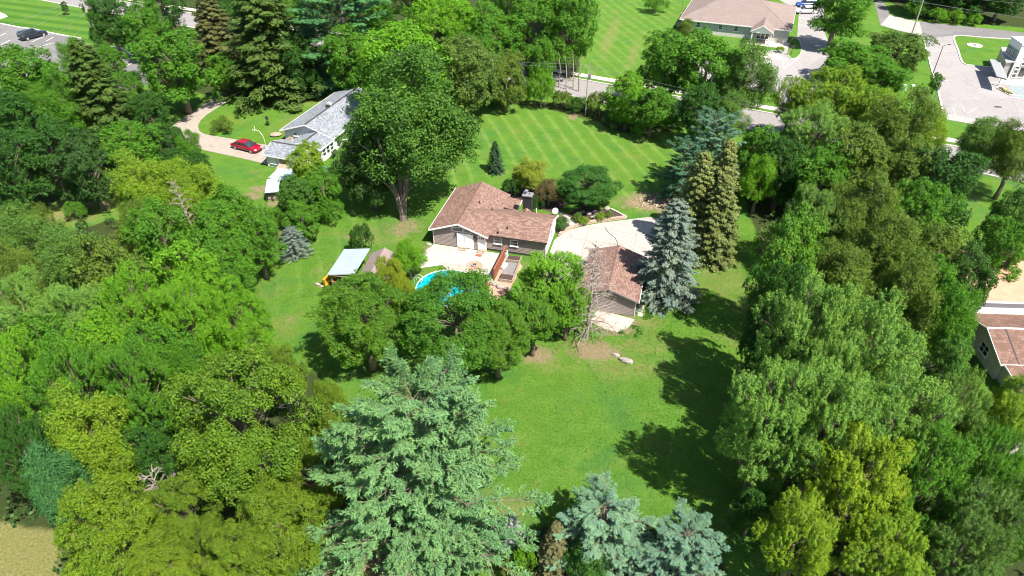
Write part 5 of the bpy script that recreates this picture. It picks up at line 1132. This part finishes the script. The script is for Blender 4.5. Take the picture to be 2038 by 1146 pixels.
# kind, x, y, radius px, height m, colour, label, options
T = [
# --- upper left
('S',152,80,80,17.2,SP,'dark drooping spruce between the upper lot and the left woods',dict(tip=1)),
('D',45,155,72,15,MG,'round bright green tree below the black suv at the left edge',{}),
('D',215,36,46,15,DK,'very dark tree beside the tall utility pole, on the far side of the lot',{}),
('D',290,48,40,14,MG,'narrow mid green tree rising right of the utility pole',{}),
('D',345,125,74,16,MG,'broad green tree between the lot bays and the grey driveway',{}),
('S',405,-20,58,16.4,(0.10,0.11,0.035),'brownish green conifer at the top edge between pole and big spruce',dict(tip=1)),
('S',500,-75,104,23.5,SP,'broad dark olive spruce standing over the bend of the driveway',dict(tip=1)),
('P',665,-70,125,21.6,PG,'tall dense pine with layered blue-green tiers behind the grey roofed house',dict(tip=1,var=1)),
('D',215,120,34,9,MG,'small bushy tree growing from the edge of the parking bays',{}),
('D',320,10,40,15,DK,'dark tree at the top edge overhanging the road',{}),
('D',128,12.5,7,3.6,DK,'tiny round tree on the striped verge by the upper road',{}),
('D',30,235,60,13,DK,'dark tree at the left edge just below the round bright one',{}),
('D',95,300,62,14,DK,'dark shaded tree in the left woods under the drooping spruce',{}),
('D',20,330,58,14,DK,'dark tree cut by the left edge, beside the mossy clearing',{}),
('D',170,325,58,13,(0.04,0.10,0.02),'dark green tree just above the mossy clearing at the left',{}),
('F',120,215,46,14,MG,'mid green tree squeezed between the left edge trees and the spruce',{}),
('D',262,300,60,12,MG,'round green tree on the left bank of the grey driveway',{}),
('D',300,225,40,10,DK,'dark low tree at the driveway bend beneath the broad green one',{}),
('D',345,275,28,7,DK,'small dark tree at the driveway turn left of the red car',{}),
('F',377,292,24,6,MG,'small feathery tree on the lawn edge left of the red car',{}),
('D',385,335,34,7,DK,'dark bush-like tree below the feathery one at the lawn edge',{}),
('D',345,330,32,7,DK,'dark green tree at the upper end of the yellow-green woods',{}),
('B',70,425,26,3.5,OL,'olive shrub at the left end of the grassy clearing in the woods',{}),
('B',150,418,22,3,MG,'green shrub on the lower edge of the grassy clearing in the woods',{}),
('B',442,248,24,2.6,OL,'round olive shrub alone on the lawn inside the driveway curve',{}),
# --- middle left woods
('F',285,385,62,13,YG,'yellow-green tree at the upper corner of the left woods',{}),
('F',375,380,66,13,YG,'yellow-green tree with loose crown just below the lawn of the white house',{}),
('D',450,430,56,11,MG,'green tree facing the kennel at the woods edge',{}),
('D',508,468,52,11,MG,'round green tree at the woods edge above the small blue spruce',{}),
('D',440,480,58,13,MG,'deep green tree behind the pale bare branches',{}),
('F',280,462,52,12,OL,'olive tree below the mossy clearing',{}),
('D',320,480,64,14,MG,'dense tree left of the pale bare trunk in the left woods',{}),
('F',48,478,72,13,FE,'grey-green feathery tree below the mossy clearing at the left edge',{}),
('F',150,545,68,13,FE,'grey-green feathery tree second from the left edge in mid height',{}),
('F',30,560,64,14,OL,'olive tree on the left edge at mid height',{}),
('D',225,560,68,15,OL,'shaded olive tree in the middle of the left woods',{}),
('D',370,560,72,15,BR,'bright green tree directly below the pale bare trunk',{}),
('D',455,545,54,12,MG,'green tree reaching the lawn strip right of the left woods',{}),
('M',470,650,66,14,BR,'bright tree bulging onto the lawn strip at the woods edge',dict(var=1)),
('L',60,650,84,16,LM,'large light green tree on the left edge with ragged top',{}),
('L',175,660,76,16,LM,'light green tree with feathered tips right of the left edge giant',{}),
('L',285,640,76,16,BR,'bright green tree in the heart of the left woods',{}),
('L',385,655,72,15,BR,'bright tree with dark hollows beside the lawn strip trees',{}),
('L',45,780,86,17,BR,'big bright tree filling the left edge below mid height',{}),
('L',160,790,84,17,MG,'mid green tree behind the yellow-tipped one in the left woods',{}),
('L',275,780,76,16,MG,'mid green tree just left of the broad olive maple',{}),
('F',385,755,50,13,MG,'green tree above the broad olive maple',{}),
('M',480,850,138,18,(0.098,0.185,0.014),'broad olive green maple left of the giant pale pine',dict(var=0)),
('L',60,905,66,14,DK,'dark green tree at the left edge above the dry field',{}),
('F',190,880,72,14,YG,'yellow-tipped tree between the dark hollows of the lower left woods',{}),
('F',120,965,62,13,PG,'bluish green tree above the dry field corner',{}),
('D',300,900,46,10,DK,'shaded tree in the hollow behind the round bright maple',{}),
('M',215,1055,96,13,(0.130,0.215,0.012),'round bright olive maple at the bottom left beside the dry field',dict(var=1)),
('M',365,1030,66,11,(0.11,0.185,0.014),'olive tree with dead grey twigs at the bottom left',dict(var=0)),
('M',552,1052,90,12,(0.112,0.185,0.012),'low olive maple just left of the brown field under the pine',dict(var=1)),
('M',470,1120,72,10,(0.118,0.19,0.012),'olive maple cut by the bottom edge left of the brown field',dict(var=0)),
('M',330,1130,60,9,(0.135,0.21,0.014),'yellow-olive maple cut by the bottom edge between dead twigs and round maple',dict(var=1)),
('M',625,960,56,12,(0.105,0.175,0.014),'olive tree tucked against the left flank of the giant pine',dict(var=0)),
('M',560,750,46,9,(0.11,0.185,0.014),'low olive tree closing the lower end of the lawn strip',dict(var=0)),
# --- top centre
('D',800,130,98,20,BR,'tall bright green tree rising behind the white house and dark oak',dict(var=0)),
('D',905,45,66,17,BR,'bright tree at the top edge left of the grove',{}),
('D',820,-15,50,16,MG,'green tree at the top edge behind the layered pine',{}),
('D',925,140,70,17,(0.10,0.17,0.03),'light green tree behind the dark oak, right side',{}),
('D',985,70,56,18,MG,'green grove tree with slender trunk, left of the open field',{}),
('D',1055,40,60,19,MG,'tall grove tree in the middle of the slender trunks',{}),
('D',1135,45,56,19,MG,'tall grove tree at the right end, beside the open field',{}),
('D',1010,-15,46,17,MG,'grove tree cut by the top edge, left one',{}),
('D',1120,-25,50,18,MG,'grove tree cut by the top edge, right one',{}),
('D',1005,150,44,12,OL,'lower olive tree at the foot of the grove',{}),
('D',1075,120,36,12,MG,'lower green tree between the slender trunks of the grove',{}),
('B',1078,178,28,8,BR,'bright green leafy column standing at the lawn edge below the grove',{}),
('B',1030,175,24,4,OL,'brownish shrub at the foot of the grove',{}),
('B',990,192,24,3.5,DK,'dark shrub at the top left corner of the striped lawn',{}),
('B',1120,198,22,3.5,OL,'low olive shrub right of the bright leafy column',{}),
('B',1150,208,20,3,DK,'low dark shrub left of the transformer pole foot',{}),
('B',1195,205,28,4.5,OL,'sprawling shrub right of the transformer pole',{}),
('B',1222,238,24,3.5,DK,'dark shrub where the wires cross the lawn edge',{}),
('D',1250,190,44,11,BR,'bright green tree left of the big dark trees, by the road',{}),
('D',1300,210,46,10,MG,'green tree at the striped lawn edge below the big dark trees',{}),
('D',1330,120,66,15,MG,'tall dark green tree in front of the office, left one',dict(var=0)),
('D',1412,130,74,17,MG,'tallest dark green tree in front of the office',dict(var=1)),
('F',1480,160,60,15,FE,'feathery grey-green tree left of the office lot',{}),
('F',1365,55,20,6,OL,'sparse small tree touching the office roof at its left end',{}),
('D',1395,215,50,12,DK,'shaded tree above the bluish pines by the lawn',{}),
('F',1450,225,42,10,FE,'feathery small tree at the lower end of the office lot',{}),
('B',1340,228,26,5,DK,'dark bush at the upper right corner of the striped lawn',{}),
('B',1305,8,24,4.5,MG,'dark green bush on the open field left of the office',dict()),
('B',1553,98,8,1.4,YG,'small yellow bush in the bed beside the office porch',{}),
# --- top right
('D',1672,18,58,15,MG,'green tree behind the white suv at the top edge',{}),
('D',1790,96,62,9,(0.085,0.15,0.025),'wide low tree between the office lot and the side street',dict(var=0)),
('D',1700,112,66,9,MG,'wide dark tree on the right side of the office lot',dict(var=1)),
('D',1760,150,50,8,MG,'low green tree in front of the wide pair by the lot',{}),
('L',1660,200,76,14,YG,'yellow-green maple at the lower right corner of the office lot',dict(var=0)),
('L',1615,270,70,14,LM,'light green maple below the yellow-green one, beside the road',dict(var=1)),
('L',1740,235,62,13,YG,'olive-yellow tree between the two lots',{}),
('F',1790,265,66,15,OL,'brownish olive tree left of the bright lot',{}),
('F',1845,265,44,12,YG,'yellow-green tree at the lower left corner of the bright lot',{}),
('D',1864,161,13,4.5,MG,'small kerbside tree between the two lamp posts',dict(var=0)),
('F',1962,280,58,10,FE,'open feathery tree between the bright lot and the road',{}),
('F',2025,300,52,13,OL,'leaning olive tree at the right edge beside the road',{}),
('B',1826,18,24,4.5,MG,'green shrub behind the pale utility pole at the top',{}),
('B',1868,30,17,3.5,BR,'first bright shrub right of the side street pole',{}),
('B',1903,33,19,3.5,BR,'bright shrub in the middle of the top right verge',{}),
('B',1938,38,15,3,BR,'bright low shrub at the right end of the verge row',{}),
('D',1800,-72,50,16,DK,'dark wood edge tree above the side street, left one',{}),
('D',1880,-72,56,17,DK,'dark wood edge tree above the side street, second',{}),
('D',1960,-65,56,17,DK,'dark wood edge tree above the side street, third',{}),
('D',2035,-60,56,17,DK,'dark wood edge tree in the top right corner',{}),
('D',1720,-62,40,14,MG,'green tree at the top edge left of the side street',{}),
# --- centre
('F',826,245,132,21,(0.060,0.145,0.018),'great dark oak with visible split trunk beside the brown house',dict(name='oak_tree',var=0,trunk=False)),
('D',735,330,62,12,(0.05,0.11,0.02),'lower left bough of dark leaves beside the white house',dict(name='oak_tree')),
('D',610,325,40,9,YG,'yellow-green tree leaning over the white outbuilding',dict(var=0)),
('D',640,375,40,8,MG,'green tree beside the blue tub',{}),
('D',590,390,44,8,(0.06,0.15,0.02),'leafy tree over the kennel run',{}),
('D',600,430,36,7,MG,'low green tree at the corner below the kennel',{}),
('B',700,338,26,3,BR,'bright green shrub behind the white house by the oak',{}),
('B',655,420,26,4,MG,'green shrub at the lawn corner under the kennel trees',{}),
('B',545,440,24,4,MG,'shrub in the woods corner left of the kennel trees',{}),
('U',577,453,33,4.2,(0.15,0.20,0.175),'small rounded blue spruce alone at the edge of the lawn strip',dict(tip=1,var=1)),
('B',718,474,21,4.5,DK,'dark round small tree behind the carport',dict(name='small_tree')),
('F',812,508,36,6,BR,'loose bright small tree between the grey shed and the pool',{}),
('U',985,280,20,5.2,(0.03,0.075,0.035),'small dark conifer alone on the striped lawn',dict(tip=1,var=0,name='spruce_tree')),
('F',1052,345,38,5.5,YE,'pale yellow-green ornamental tree behind the brown house',dict(name='ornamental_tree',var=0)),
('F',1092,378,30,4.5,(0.12,0.10,0.04),'brown-leaved ornamental tree beside the dark chimney',dict(name='ornamental_tree',var=1)),
('M',1168,368,62,6,(0.045,0.135,0.022),'dense dark green dome tree behind the mulch bed',dict(var=0,zs=1)),
('B',1018,372,19,2.8,DK,'dark bush at the back corner of the brown house',{}),
('B',1068,402,16,2.4,DK,'dark bush right of the chimney',{}),
('B',1117,446,16,2.0,(0.05,0.15,0.025),'bright green round bush against the pale end wall',{}),
('B',1162,440,11,1.5,YG,'clipped yellow ball shrub nearer the house in the mulch bed',{}),
('B',1194,431,10,1.4,YG,'clipped yellow ball shrub farther along the mulch bed',{}),
('B',1211,427,10,1.5,OL,'brownish shrub right of the clipped yellow balls',{}),
('B',1150,432,11,1.3,FE,'grey-green low shrub between stepping stones and yellow ball',{}),
('M',725,632,96,12,(0.080,0.185,0.014),'maple with a yellow-gold crest between shed and lawn strip',dict(var=1)),
('M',775,580,44,12,(0.185,0.24,0.014),'golden topped maple beside the pool',dict(var=0)),
('M',905,638,116,11.5,(0.060,0.165,0.014),'dark green domed maple in front of the pool',dict(var=0)),
('M',990,665,64,10,(0.090,0.200,0.016),'lighter maple between the dark dome and the bright tall tree',dict(var=1)),
('L',1098,560,70,10,(0.140,0.310,0.022),'bright ragged tree standing before the house and garage',dict(var=0)),
('L',1128,605,46,8.5,(0.125,0.28,0.02),'bright lower tree beside the bare grey one',dict(var=1)),
('L',1060,635,48,8.5,(0.09,0.21,0.018),'green tree below the bright ragged one',dict(var=0)),
('P',820,780,226,17.5,(0.112,0.225,0.082),'giant pale blue-green pine in the foreground',dict(tip=1,var=0)),
('P',850,995,96,9,(0.112,0.225,0.085),'lower pale pine in front of the giant one at the bottom edge',dict(tip=1,var=1)),
('U',1352,395,80,13.2,(0.150,0.200,0.165),'tall blue spruce beside the garage',dict(tip=1,var=0)),
('S',1405,300,52,13.6,BS,'tall brown-green spruce right behind the blue one',dict(tip=1,var=0)),
('S',1455,275,50,14.5,BS,'tallest brown-green spruce, the farther of the brown pair',dict(tip=1,var=1)),
('S',1446,345,52,12,(0.14,0.17,0.05),'shorter brown-green spruce between lawn and blue spruce',dict(tip=1,var=0)),
('P',1428,232,66,11.5,(0.10,0.20,0.12),'bluish pine at the right end of the striped lawn, upper one',dict(tip=1,var=1)),
('P',1372,285,54,9,(0.06,0.15,0.075),'dark bluish pine overhanging the striped lawn, lower one',dict(tip=1,var=1)),
('D',1505,300,44,12,MG,'green tree behind the brown spruces',{}),
('F',1515,350,36,10,BR,'slim green tree with pale leaning trunk right of the spruces',{}),
('D',1560,330,50,12,DK,'dark tree in the shade right of the slim leaning one',{}),
# --- right woods
('L',1580,200,40,12,YG,'yellow-green small maple hanging over the pale sidewalk',{}),
('D',1700,320,72,15,OL,'big dark olive tree right of the light green maples',dict(var=0)),
('D',1635,350,56,13,MG,'mid green tree in the upper right woods',{}),
('D',1790,350,66,15,OL,'olive tree below the bright lot in the right woods',{}),
('D',1880,370,66,15,DK,'dark tree left of the road bend at the right edge',{}),
('D',1830,430,60,14,MG,'green tree in the right woods near the road bend',{}),
('L',1615,440,64,13,(0.105,0.20,0.035),'bright green tree above the worn path in the right woods',dict(var=0)),
('F',1705,440,66,14,OL,'brownish olive tree in the middle of the right woods',{}),
('F',1770,500,76,15,OL,'broad brown-olive tree in the right woods',{}),
('D',1562,522,68,18,(0.095,0.215,0.02),'bright green tree beside the worn path, lower one',dict(var=0)),
('F',1670,560,76,14,OL,'feathery olive tree right of the worn path',{}),
('D',1850,520,62,14,OL,'olive tree behind the neighbour garden',{}),
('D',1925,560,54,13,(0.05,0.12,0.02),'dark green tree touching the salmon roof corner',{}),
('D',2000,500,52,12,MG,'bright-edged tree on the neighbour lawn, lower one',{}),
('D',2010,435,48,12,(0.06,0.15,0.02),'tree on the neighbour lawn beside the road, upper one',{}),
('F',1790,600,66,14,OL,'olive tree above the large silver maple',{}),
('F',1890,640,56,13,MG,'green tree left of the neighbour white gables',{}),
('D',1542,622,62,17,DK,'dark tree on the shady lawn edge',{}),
('L',1600,690,98,19,LM,'tall silver maple with ragged light tips, upper one on the lawn edge',dict(var=0)),
('L',1710,720,104,19,LM,'tall silver maple in the heart of the right woods',dict(var=1)),
('L',1530,840,100,18,LM,'silver maple leaning out over the shaded lawn',dict(var=1)),
('L',1640,850,100,18,LM,'silver maple with a pale trunk showing above the yellow one',dict(var=0)),
('L',1770,860,98,17,LM,'light green maple right of the pale trunk',dict(var=1)),
('D',1880,740,46,11,(0.075,0.18,0.025),'bright green tree left of the neighbour window',{}),
('L',1880,850,76,15,(0.10,0.185,0.03),'bright maple in front of the neighbour house',dict(var=0)),
('F',2020,820,52,9,YG,'yellow-green tree covering the near corner of the neighbour house',{}),
('L',1960,940,76,14,MG,'mid green tree by the pale drive at the right edge',dict(var=1)),
('L',1830,960,88,15,MG,'green tree with pale limb in the lower right woods',dict(var=0)),
('L',1930,1060,88,13,(0.085,0.165,0.03),'green tree in the bottom right corner',dict(var=1)),
('L',2040,1040,70,13,MG,'tree cut by the right edge near the bottom',{}),
('L',1700,975,104,15,(0.190,0.280,0.014),'yellow-green maple glowing in the lower right',dict(var=0)),
('L',1590,1075,76,12,(0.175,0.275,0.016),'smaller yellow-green maple at the bottom, left of the glowing one',dict(var=1)),
('L',1760,1110,84,11,(0.16,0.265,0.016),'yellow-green maple cut by the bottom edge',dict(var=0)),
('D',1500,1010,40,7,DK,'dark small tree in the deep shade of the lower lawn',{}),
# --- bottom centre
('F',150,112,34,11,MG,'open green tree hanging over the parking bays left of the drooping spruce',{}),
('D',185,150,36,10,MG,'green tree below the tall utility pole by the parking bays',{}),
('D',716,285,44,10,(0.06,0.15,0.02),'dark green tree hugging the right wall of the white house',{}),
('D',260,180,36,10,MG,'green tree at the lower end of the shaded parking bays',{}),
('D',100,170,44,12,MG,'green tree between the round bright one and the drooping spruce',{}),
('D',460,30,46,15,DK,'dark tree between the brownish conifer and the broad spruce, by the road',{}),
('D',585,40,50,16,MG,'green tree wedged between broad spruce and layered pine',{}),
('D',590,120,44,13,DK,'dark tree in the shade between broad spruce and layered pine',{}),
('D',700,110,56,15,MG,'green tree between the layered pine and the tall bright tree',{}),
('D',730,20,60,18,MG,'green tree at the top edge right of the layered pine',{}),
('D',560,-40,56,17,DK,'dark tree at the top edge behind the broad spruce',{}),
('D',440,140,36,10,MG,'green tree at the foot of the broad spruce near the driveway end',{}),
('D',870,60,56,18,BR,'bright tree filling the top edge above the tall bright one',{}),
('D',960,110,44,14,MG,'green tree between the two light grove trees',{}),
('D',1850,-22,46,11,DK,'dark low tree between the shrubs and the wood edge',{}),
('D',1920,-16,46,11,DK,'dark low tree above the bright verge shrubs',{}),
('D',1998,-10,46,11,DK,'dark low tree at the right end of the wood edge',{}),
('L',1640,770,80,17,LM,'light silver maple between the upper and lower ones at the lawn edge',dict(var=0)),
('D',1560,690,50,14,DK,'dark tree in the hollow beside the upper silver maple',{}),
('D',1850,590,52,13,MG,'green tree between olive crowns and the neighbour garden',{}),
('D',1690,640,60,13,OL,'olive tree tucked behind the silver maple heart',{}),
('M',660,830,50,11,(0.115,0.19,0.014),'olive tree filling the gap between lawn strip and giant pine',dict(var=1)),
('D',410,600,50,13,BR,'bright tree behind the bulging one at the lawn strip',{}),
('D',110,730,70,15,MG,'dark-hollowed green tree left of centre in the left woods',{}),
('D',220,720,66,15,BR,'bright tree in the lower left woods below the feathered ones',{}),
('D',330,730,60,15,MG,'green tree above the yellow-tipped one, right side',{}),
('U',1016,1026,36,5.2,(0.26,0.29,0.29),'silvery small blue spruce at the bottom edge of the lawn',dict(tip=1,var=1)),
('P',1205,1005,108,7.0,(0.140,0.250,0.150),'broad pale blue-green spruce at the bottom edge, left of the pair',dict(tip=1,var=1,name='spruce_tree')),
('P',1372,1055,96,6.4,(0.125,0.230,0.150),'broad blue spruce at the bottom edge, right of the pair',dict(tip=1,var=1,name='spruce_tree')),
('S',1108,1040,38,6,(0.12,0.12,0.05),'brownish young spruce between the silvery one and the blue pair',dict(tip=1,var=0)),
('B',1160,1120,50,5,(0.05,0.14,0.02),'bright green bush under the pale blue-green spruce',{}),
('B',1042,1112,24,3.6,BR,'bright green column shrub below the silvery spruce',{}),
('B',1010,1135,18,2.4,(0.13,0.17,0.03),'low yellow-green shrub at the foot of the silvery spruce',{}),
]
for row in T:
    k, x, y, r_, H_, col_, lb, op = row; op = dict(op)
    if k == 'S': r_ *= 1.12
    rt_ = plant(k, x, y, r_, H_, col_, lb, **op)
    if 'split trunk' in lb: oak_root = rt_

# ------------------------------------------------------------------ bare and dead trees
def bare(px, H, r_, label, seed, n=34, mat='bark_pale', lean=(0,0), name='dead_tree', fine=5, droop=0.0, base=.15, tk=.22):
    g = random.Random(seed); c = at(*px); e_ = empty(name,(c.x,c.y,0),0,label,'tree')
    top = Vector((lean[0],lean[1],H)); mb = MB(); f_ = lambda t: Vector((lean[0]*t*t+.1*sin(5*t),lean[1]*t*t,H*t))
    mb.tube([f_(t/8) for t in range(9)],[tk*(1-t/8.6)*H/12+.012 for t in range(9)],8); mb.build('trunk',mat,e_)
    bb = MB()
    for i in range(n):
        t = base+(.97-base)*i/n; a = i*2.4+g.uniform(-.4,.4); L = r_*(1-t)**.55*g.uniform(.55,1.05)+.2; s = f_(t); d = Vector((cos(a),sin(a),.35-droop)); e2 = s+d*L-Vector((0,0,droop*L*.3)); m_ = s+d*L*.5+Vector((g.uniform(-.1,.1)*L,g.uniform(-.1,.1)*L,.12*L))
        bb.tube([s,m_,e2],[.055*H/12,.035*H/12,.01],4)
        for k in range(fine):
            q = m_.lerp(e2,g.uniform(-.3,1)); dd = (d+Vector((g.uniform(-1,1),g.uniform(-1,1),g.uniform(-.6,.8)-droop))).normalized(); h_ = q+dd*L*g.uniform(.2,.5); bb.tube([q,h_],[.022,.006],3)
            for u in range(2): w_ = q.lerp(h_,g.uniform(.3,.9)); bb.tube([w_,w_+(dd+Vector((g.uniform(-1,1),g.uniform(-1,1),g.uniform(-.8,.6)))).normalized()*L*.16],[.012,.005],3)
    bb.build('branches',mat,e_); return e_
bare((1167,672),12.5,3.3,'bare grey dead conifer leaning beside the garage',5,n=84,fine=8,droop=.2,base=.06,lean=(.3,.2))
bare((405,520),11.5,2.3,'pale bare tree with twisted limbs rising from the left woods',9,n=26,fine=6,base=.5,lean=(-.8,.4),tk=.13)
bare((372,1085),9.5,2.6,'dead grey twigs reaching out of the olive maple at the bottom left',15,n=30,fine=7,base=.45,tk=.1)
bare((610,950),10.5,2.6,'dead grey branches showing between olive maple and giant pine',18,n=24,fine=7,base=.5,lean=(.6,0),tk=.1)
bare((955,0),15,3.0,'slender bare trunk among the grove trees',22,n=8,fine=3,base=.6) if False else None
g = random.Random(44)
for k,(x,y,h_) in enumerate(((1098,172,6),(1112,174,7),(1127,178,6.5),(1141,176,7),(1152,182,6),(1066,170,6))):
    c = at(x,y); e_ = empty('grove_trunk',(c.x,c.y,0),0,'slender pale trunk at the front of the grove beside the open field','tree','slender grove trunks'); mb = MB(); mb.tube([(0,0,0),(g.uniform(-.2,.2),0,h_*.5),(g.uniform(-.5,.5),0,h_)],[.16,.12,.05],7); mb.build('trunk','bark_pale',e_)
# oak's double trunk
c = at(803,437); mb = MB()
mb.tube([(0,0,0),(0,0,1.2),(-.5,0,3.5),(-1.6,.3,8),(-2.2,.3,12)],[.62,.5,.36,.28,.16],10); mb.tube([(0.05,0,.9),(.5,.1,3.5),(1.2,.4,8),(2.4,.5,12)],[.46,.36,.27,.15],9); mb.tube([(.1,.1,.9),(0,.5,4),(-.2,1.2,10)],[.4,.3,.15],8); ot = mb.build('trunk','bark')
bb = MB()
for s_,d_ in (((-1.6,.3,8),(-5,1,11)),((1.2,.4,8),(5,-1,10)),((-.5,0,3.5),(-2.2,-1.5,7)),((.5,.1,3.5),(2.0,-1.8,6)),((-.2,1.2,10),(1,4,13))): bb.tube([s_,tuple((Vector(s_)+Vector(d_))/2+Vector((0,0,.4))),d_],[.17,.12,.05],6)
ob_ = bb.build('branches','bark')
bpy.context.view_layer.update()
for o_ in (ot, ob_): o_.location = (c.x,c.y,0); o_.parent = oak_root; o_.matrix_parent_inverse = oak_root.matrix_world.inverted()

# ------------------------------------------------------------------ undergrowth in the woods: leafy mass between the trees
def scatter_leaves(name, polys, n, zmax, leaf, col, seed, mat='leaf', clump=2.2, holes=()):
    g = np.random.default_rng(seed); Ps = []
    for poly in polys:
        w = wpoly(poly); xs_ = [p.x for p in w]; ys_ = [p.y for p in w]; x0,x1,y0,y1 = max(min(xs_),-125),min(max(xs_),105),max(min(ys_),18),min(max(ys_),205)
        m = int(n*(x1-x0)*(y1-y0)/clump**2); X_, Y_ = g.uniform(x0,x1,m), g.uniform(y0,y1,m); ok = inpoly(X_,Y_,w); Ps.append(np.stack([X_[ok],Y_[ok]],1))
    C = np.concatenate(Ps); 
    for h_ in holes:
        C = C[~inpoly(C[:,0],C[:,1],wpoly(h_))]
    m = len(C); q = 26; hh = g.uniform(.3,1,m)*zmax; r_ = g.uniform(.5,1.1,m)*clump*.5
    e = unit(g.normal(0,1,(m,q,3))); e[...,2] = np.abs(e[...,2]); s_ = g.uniform(.6,1.05,(m,q,1))
    P = np.stack([C[:,0],C[:,1],np.zeros(m)],1)[:,None,:]+e*s_*np.stack([r_,r_,hh],1)[:,None,:]
    N = unit(e+np.array([0,0,.5])+g.normal(0,.4,e.shape)); P = P.reshape(-1,3); N = N.reshape(-1,3); k = len(P)
    me = leaf_mesh(name,P,N,g.normal(0,1,(k,3)),leaf*g.uniform(.7,1.3,k),leaf*.7*g.uniform(.7,1.3,k),g.random(k),np.repeat(g.random(m),q)); me.materials.append(M[mat])
    o = link(name,me); o.color = (*col,1); tag(o,kind='stuff'); return o
GAPS = [[(130,370),(210,330),(340,330),(420,350),(300,400),(200,440),(100,440)], [(660,1060),(800,1080),(900,1160),(700,1250),(620,1150)],[(0,1040),(110,1050),(140,1200),(-100,1200),(-200,1040)],drive_px]
scatter_leaves('undergrowth', WOODS_PX[:2], .42, 2.6, .42, (0.038,0.085,0.018), 3, holes=GAPS)
scatter_leaves('undergrowth', WOODS_PX[2:], .40, 1.8, .42, (0.05,0.11,0.02), 4, holes=[drive_px,[(1200,-80),(1330,-80),(1340,120),(1230,170),(1165,150)],[(420,180),(700,140),(700,260),(400,300)]])
scatter_leaves('weeds', [[(1262,640),(1300,625),(1320,640),(1250,680),(1235,665)],[(545,350),(560,365),(530,400),(520,380)],[(940,590),(1030,590),(1030,640),(940,640)]], .9, .7, .22, (0.06,0.17,0.02), 6, clump=1.0)

# ------------------------------------------------------------------ short turf: blades standing on the lawns
def turf(name, polys, n_m2, seed, ln, col, holes=()):
    g = np.random.default_rng(seed); C = []
    for poly in polys:
        w = wpoly(poly); xs_ = [p.x for p in w]; ys_ = [p.y for p in w]; m = int(n_m2*(max(xs_)-min(xs_))*(max(ys_)-min(ys_)))
        A = np.stack([g.uniform(min(xs_), max(xs_), m), g.uniform(min(ys_), max(ys_), m)], 1); C.append(A[inpoly(A[:,0], A[:,1], w)])
    C = np.concatenate(C)
    for h_ in holes: C = C[~inpoly(C[:,0], C[:,1], wpoly(h_))]
    m = len(C); dens = np.sin(C[:,0]*.9+np.sin(C[:,1]*.5)*2)*np.sin(C[:,1]*1.1+np.sin(C[:,0]*.7)*2); C = C[g.random(m) < .65+.35*dens]; m = len(C)
    N = unit(np.array([0,0,1.])+g.normal(0,.45,(m,3))); P = np.stack([C[:,0],C[:,1],g.uniform(.02,.07,m)],1)
    me = leaf_mesh(name, P, N, g.normal(0,1,(m,3)), ln*g.uniform(.6,1.4,m), ln*.45*g.uniform(.6,1.4,m), g.random(m), g.random(m)*.7); me.materials.append(M['leaf'])
    o = link(name, me); o.color = (*col, 1); tag(o, kind='stuff')
LAWN_HOLES = WOODS_PX[:1]+WOODS_PX[4:5]+[[(820,480),(1010,490),(1050,520),(1030,600),(960,600),(820,620)],[(1090,480),(1345,430),(1375,470),(1290,650),(1170,650),(1080,560)],[(1140,670),(1230,680),(1235,720),(1150,725)],[(1040,690),(1100,690),(1100,725),(1040,725)]]
turf('grass', [[(500,560),(640,380),(860,440),(860,490),(640,600),(1040,640),(1250,640),(1420,480),(1520,460),(1560,900),(1500,1110),(960,1110),(960,760),(560,760)]], 34, 77, .17, (0.085,0.205,0.024), LAWN_HOLES)
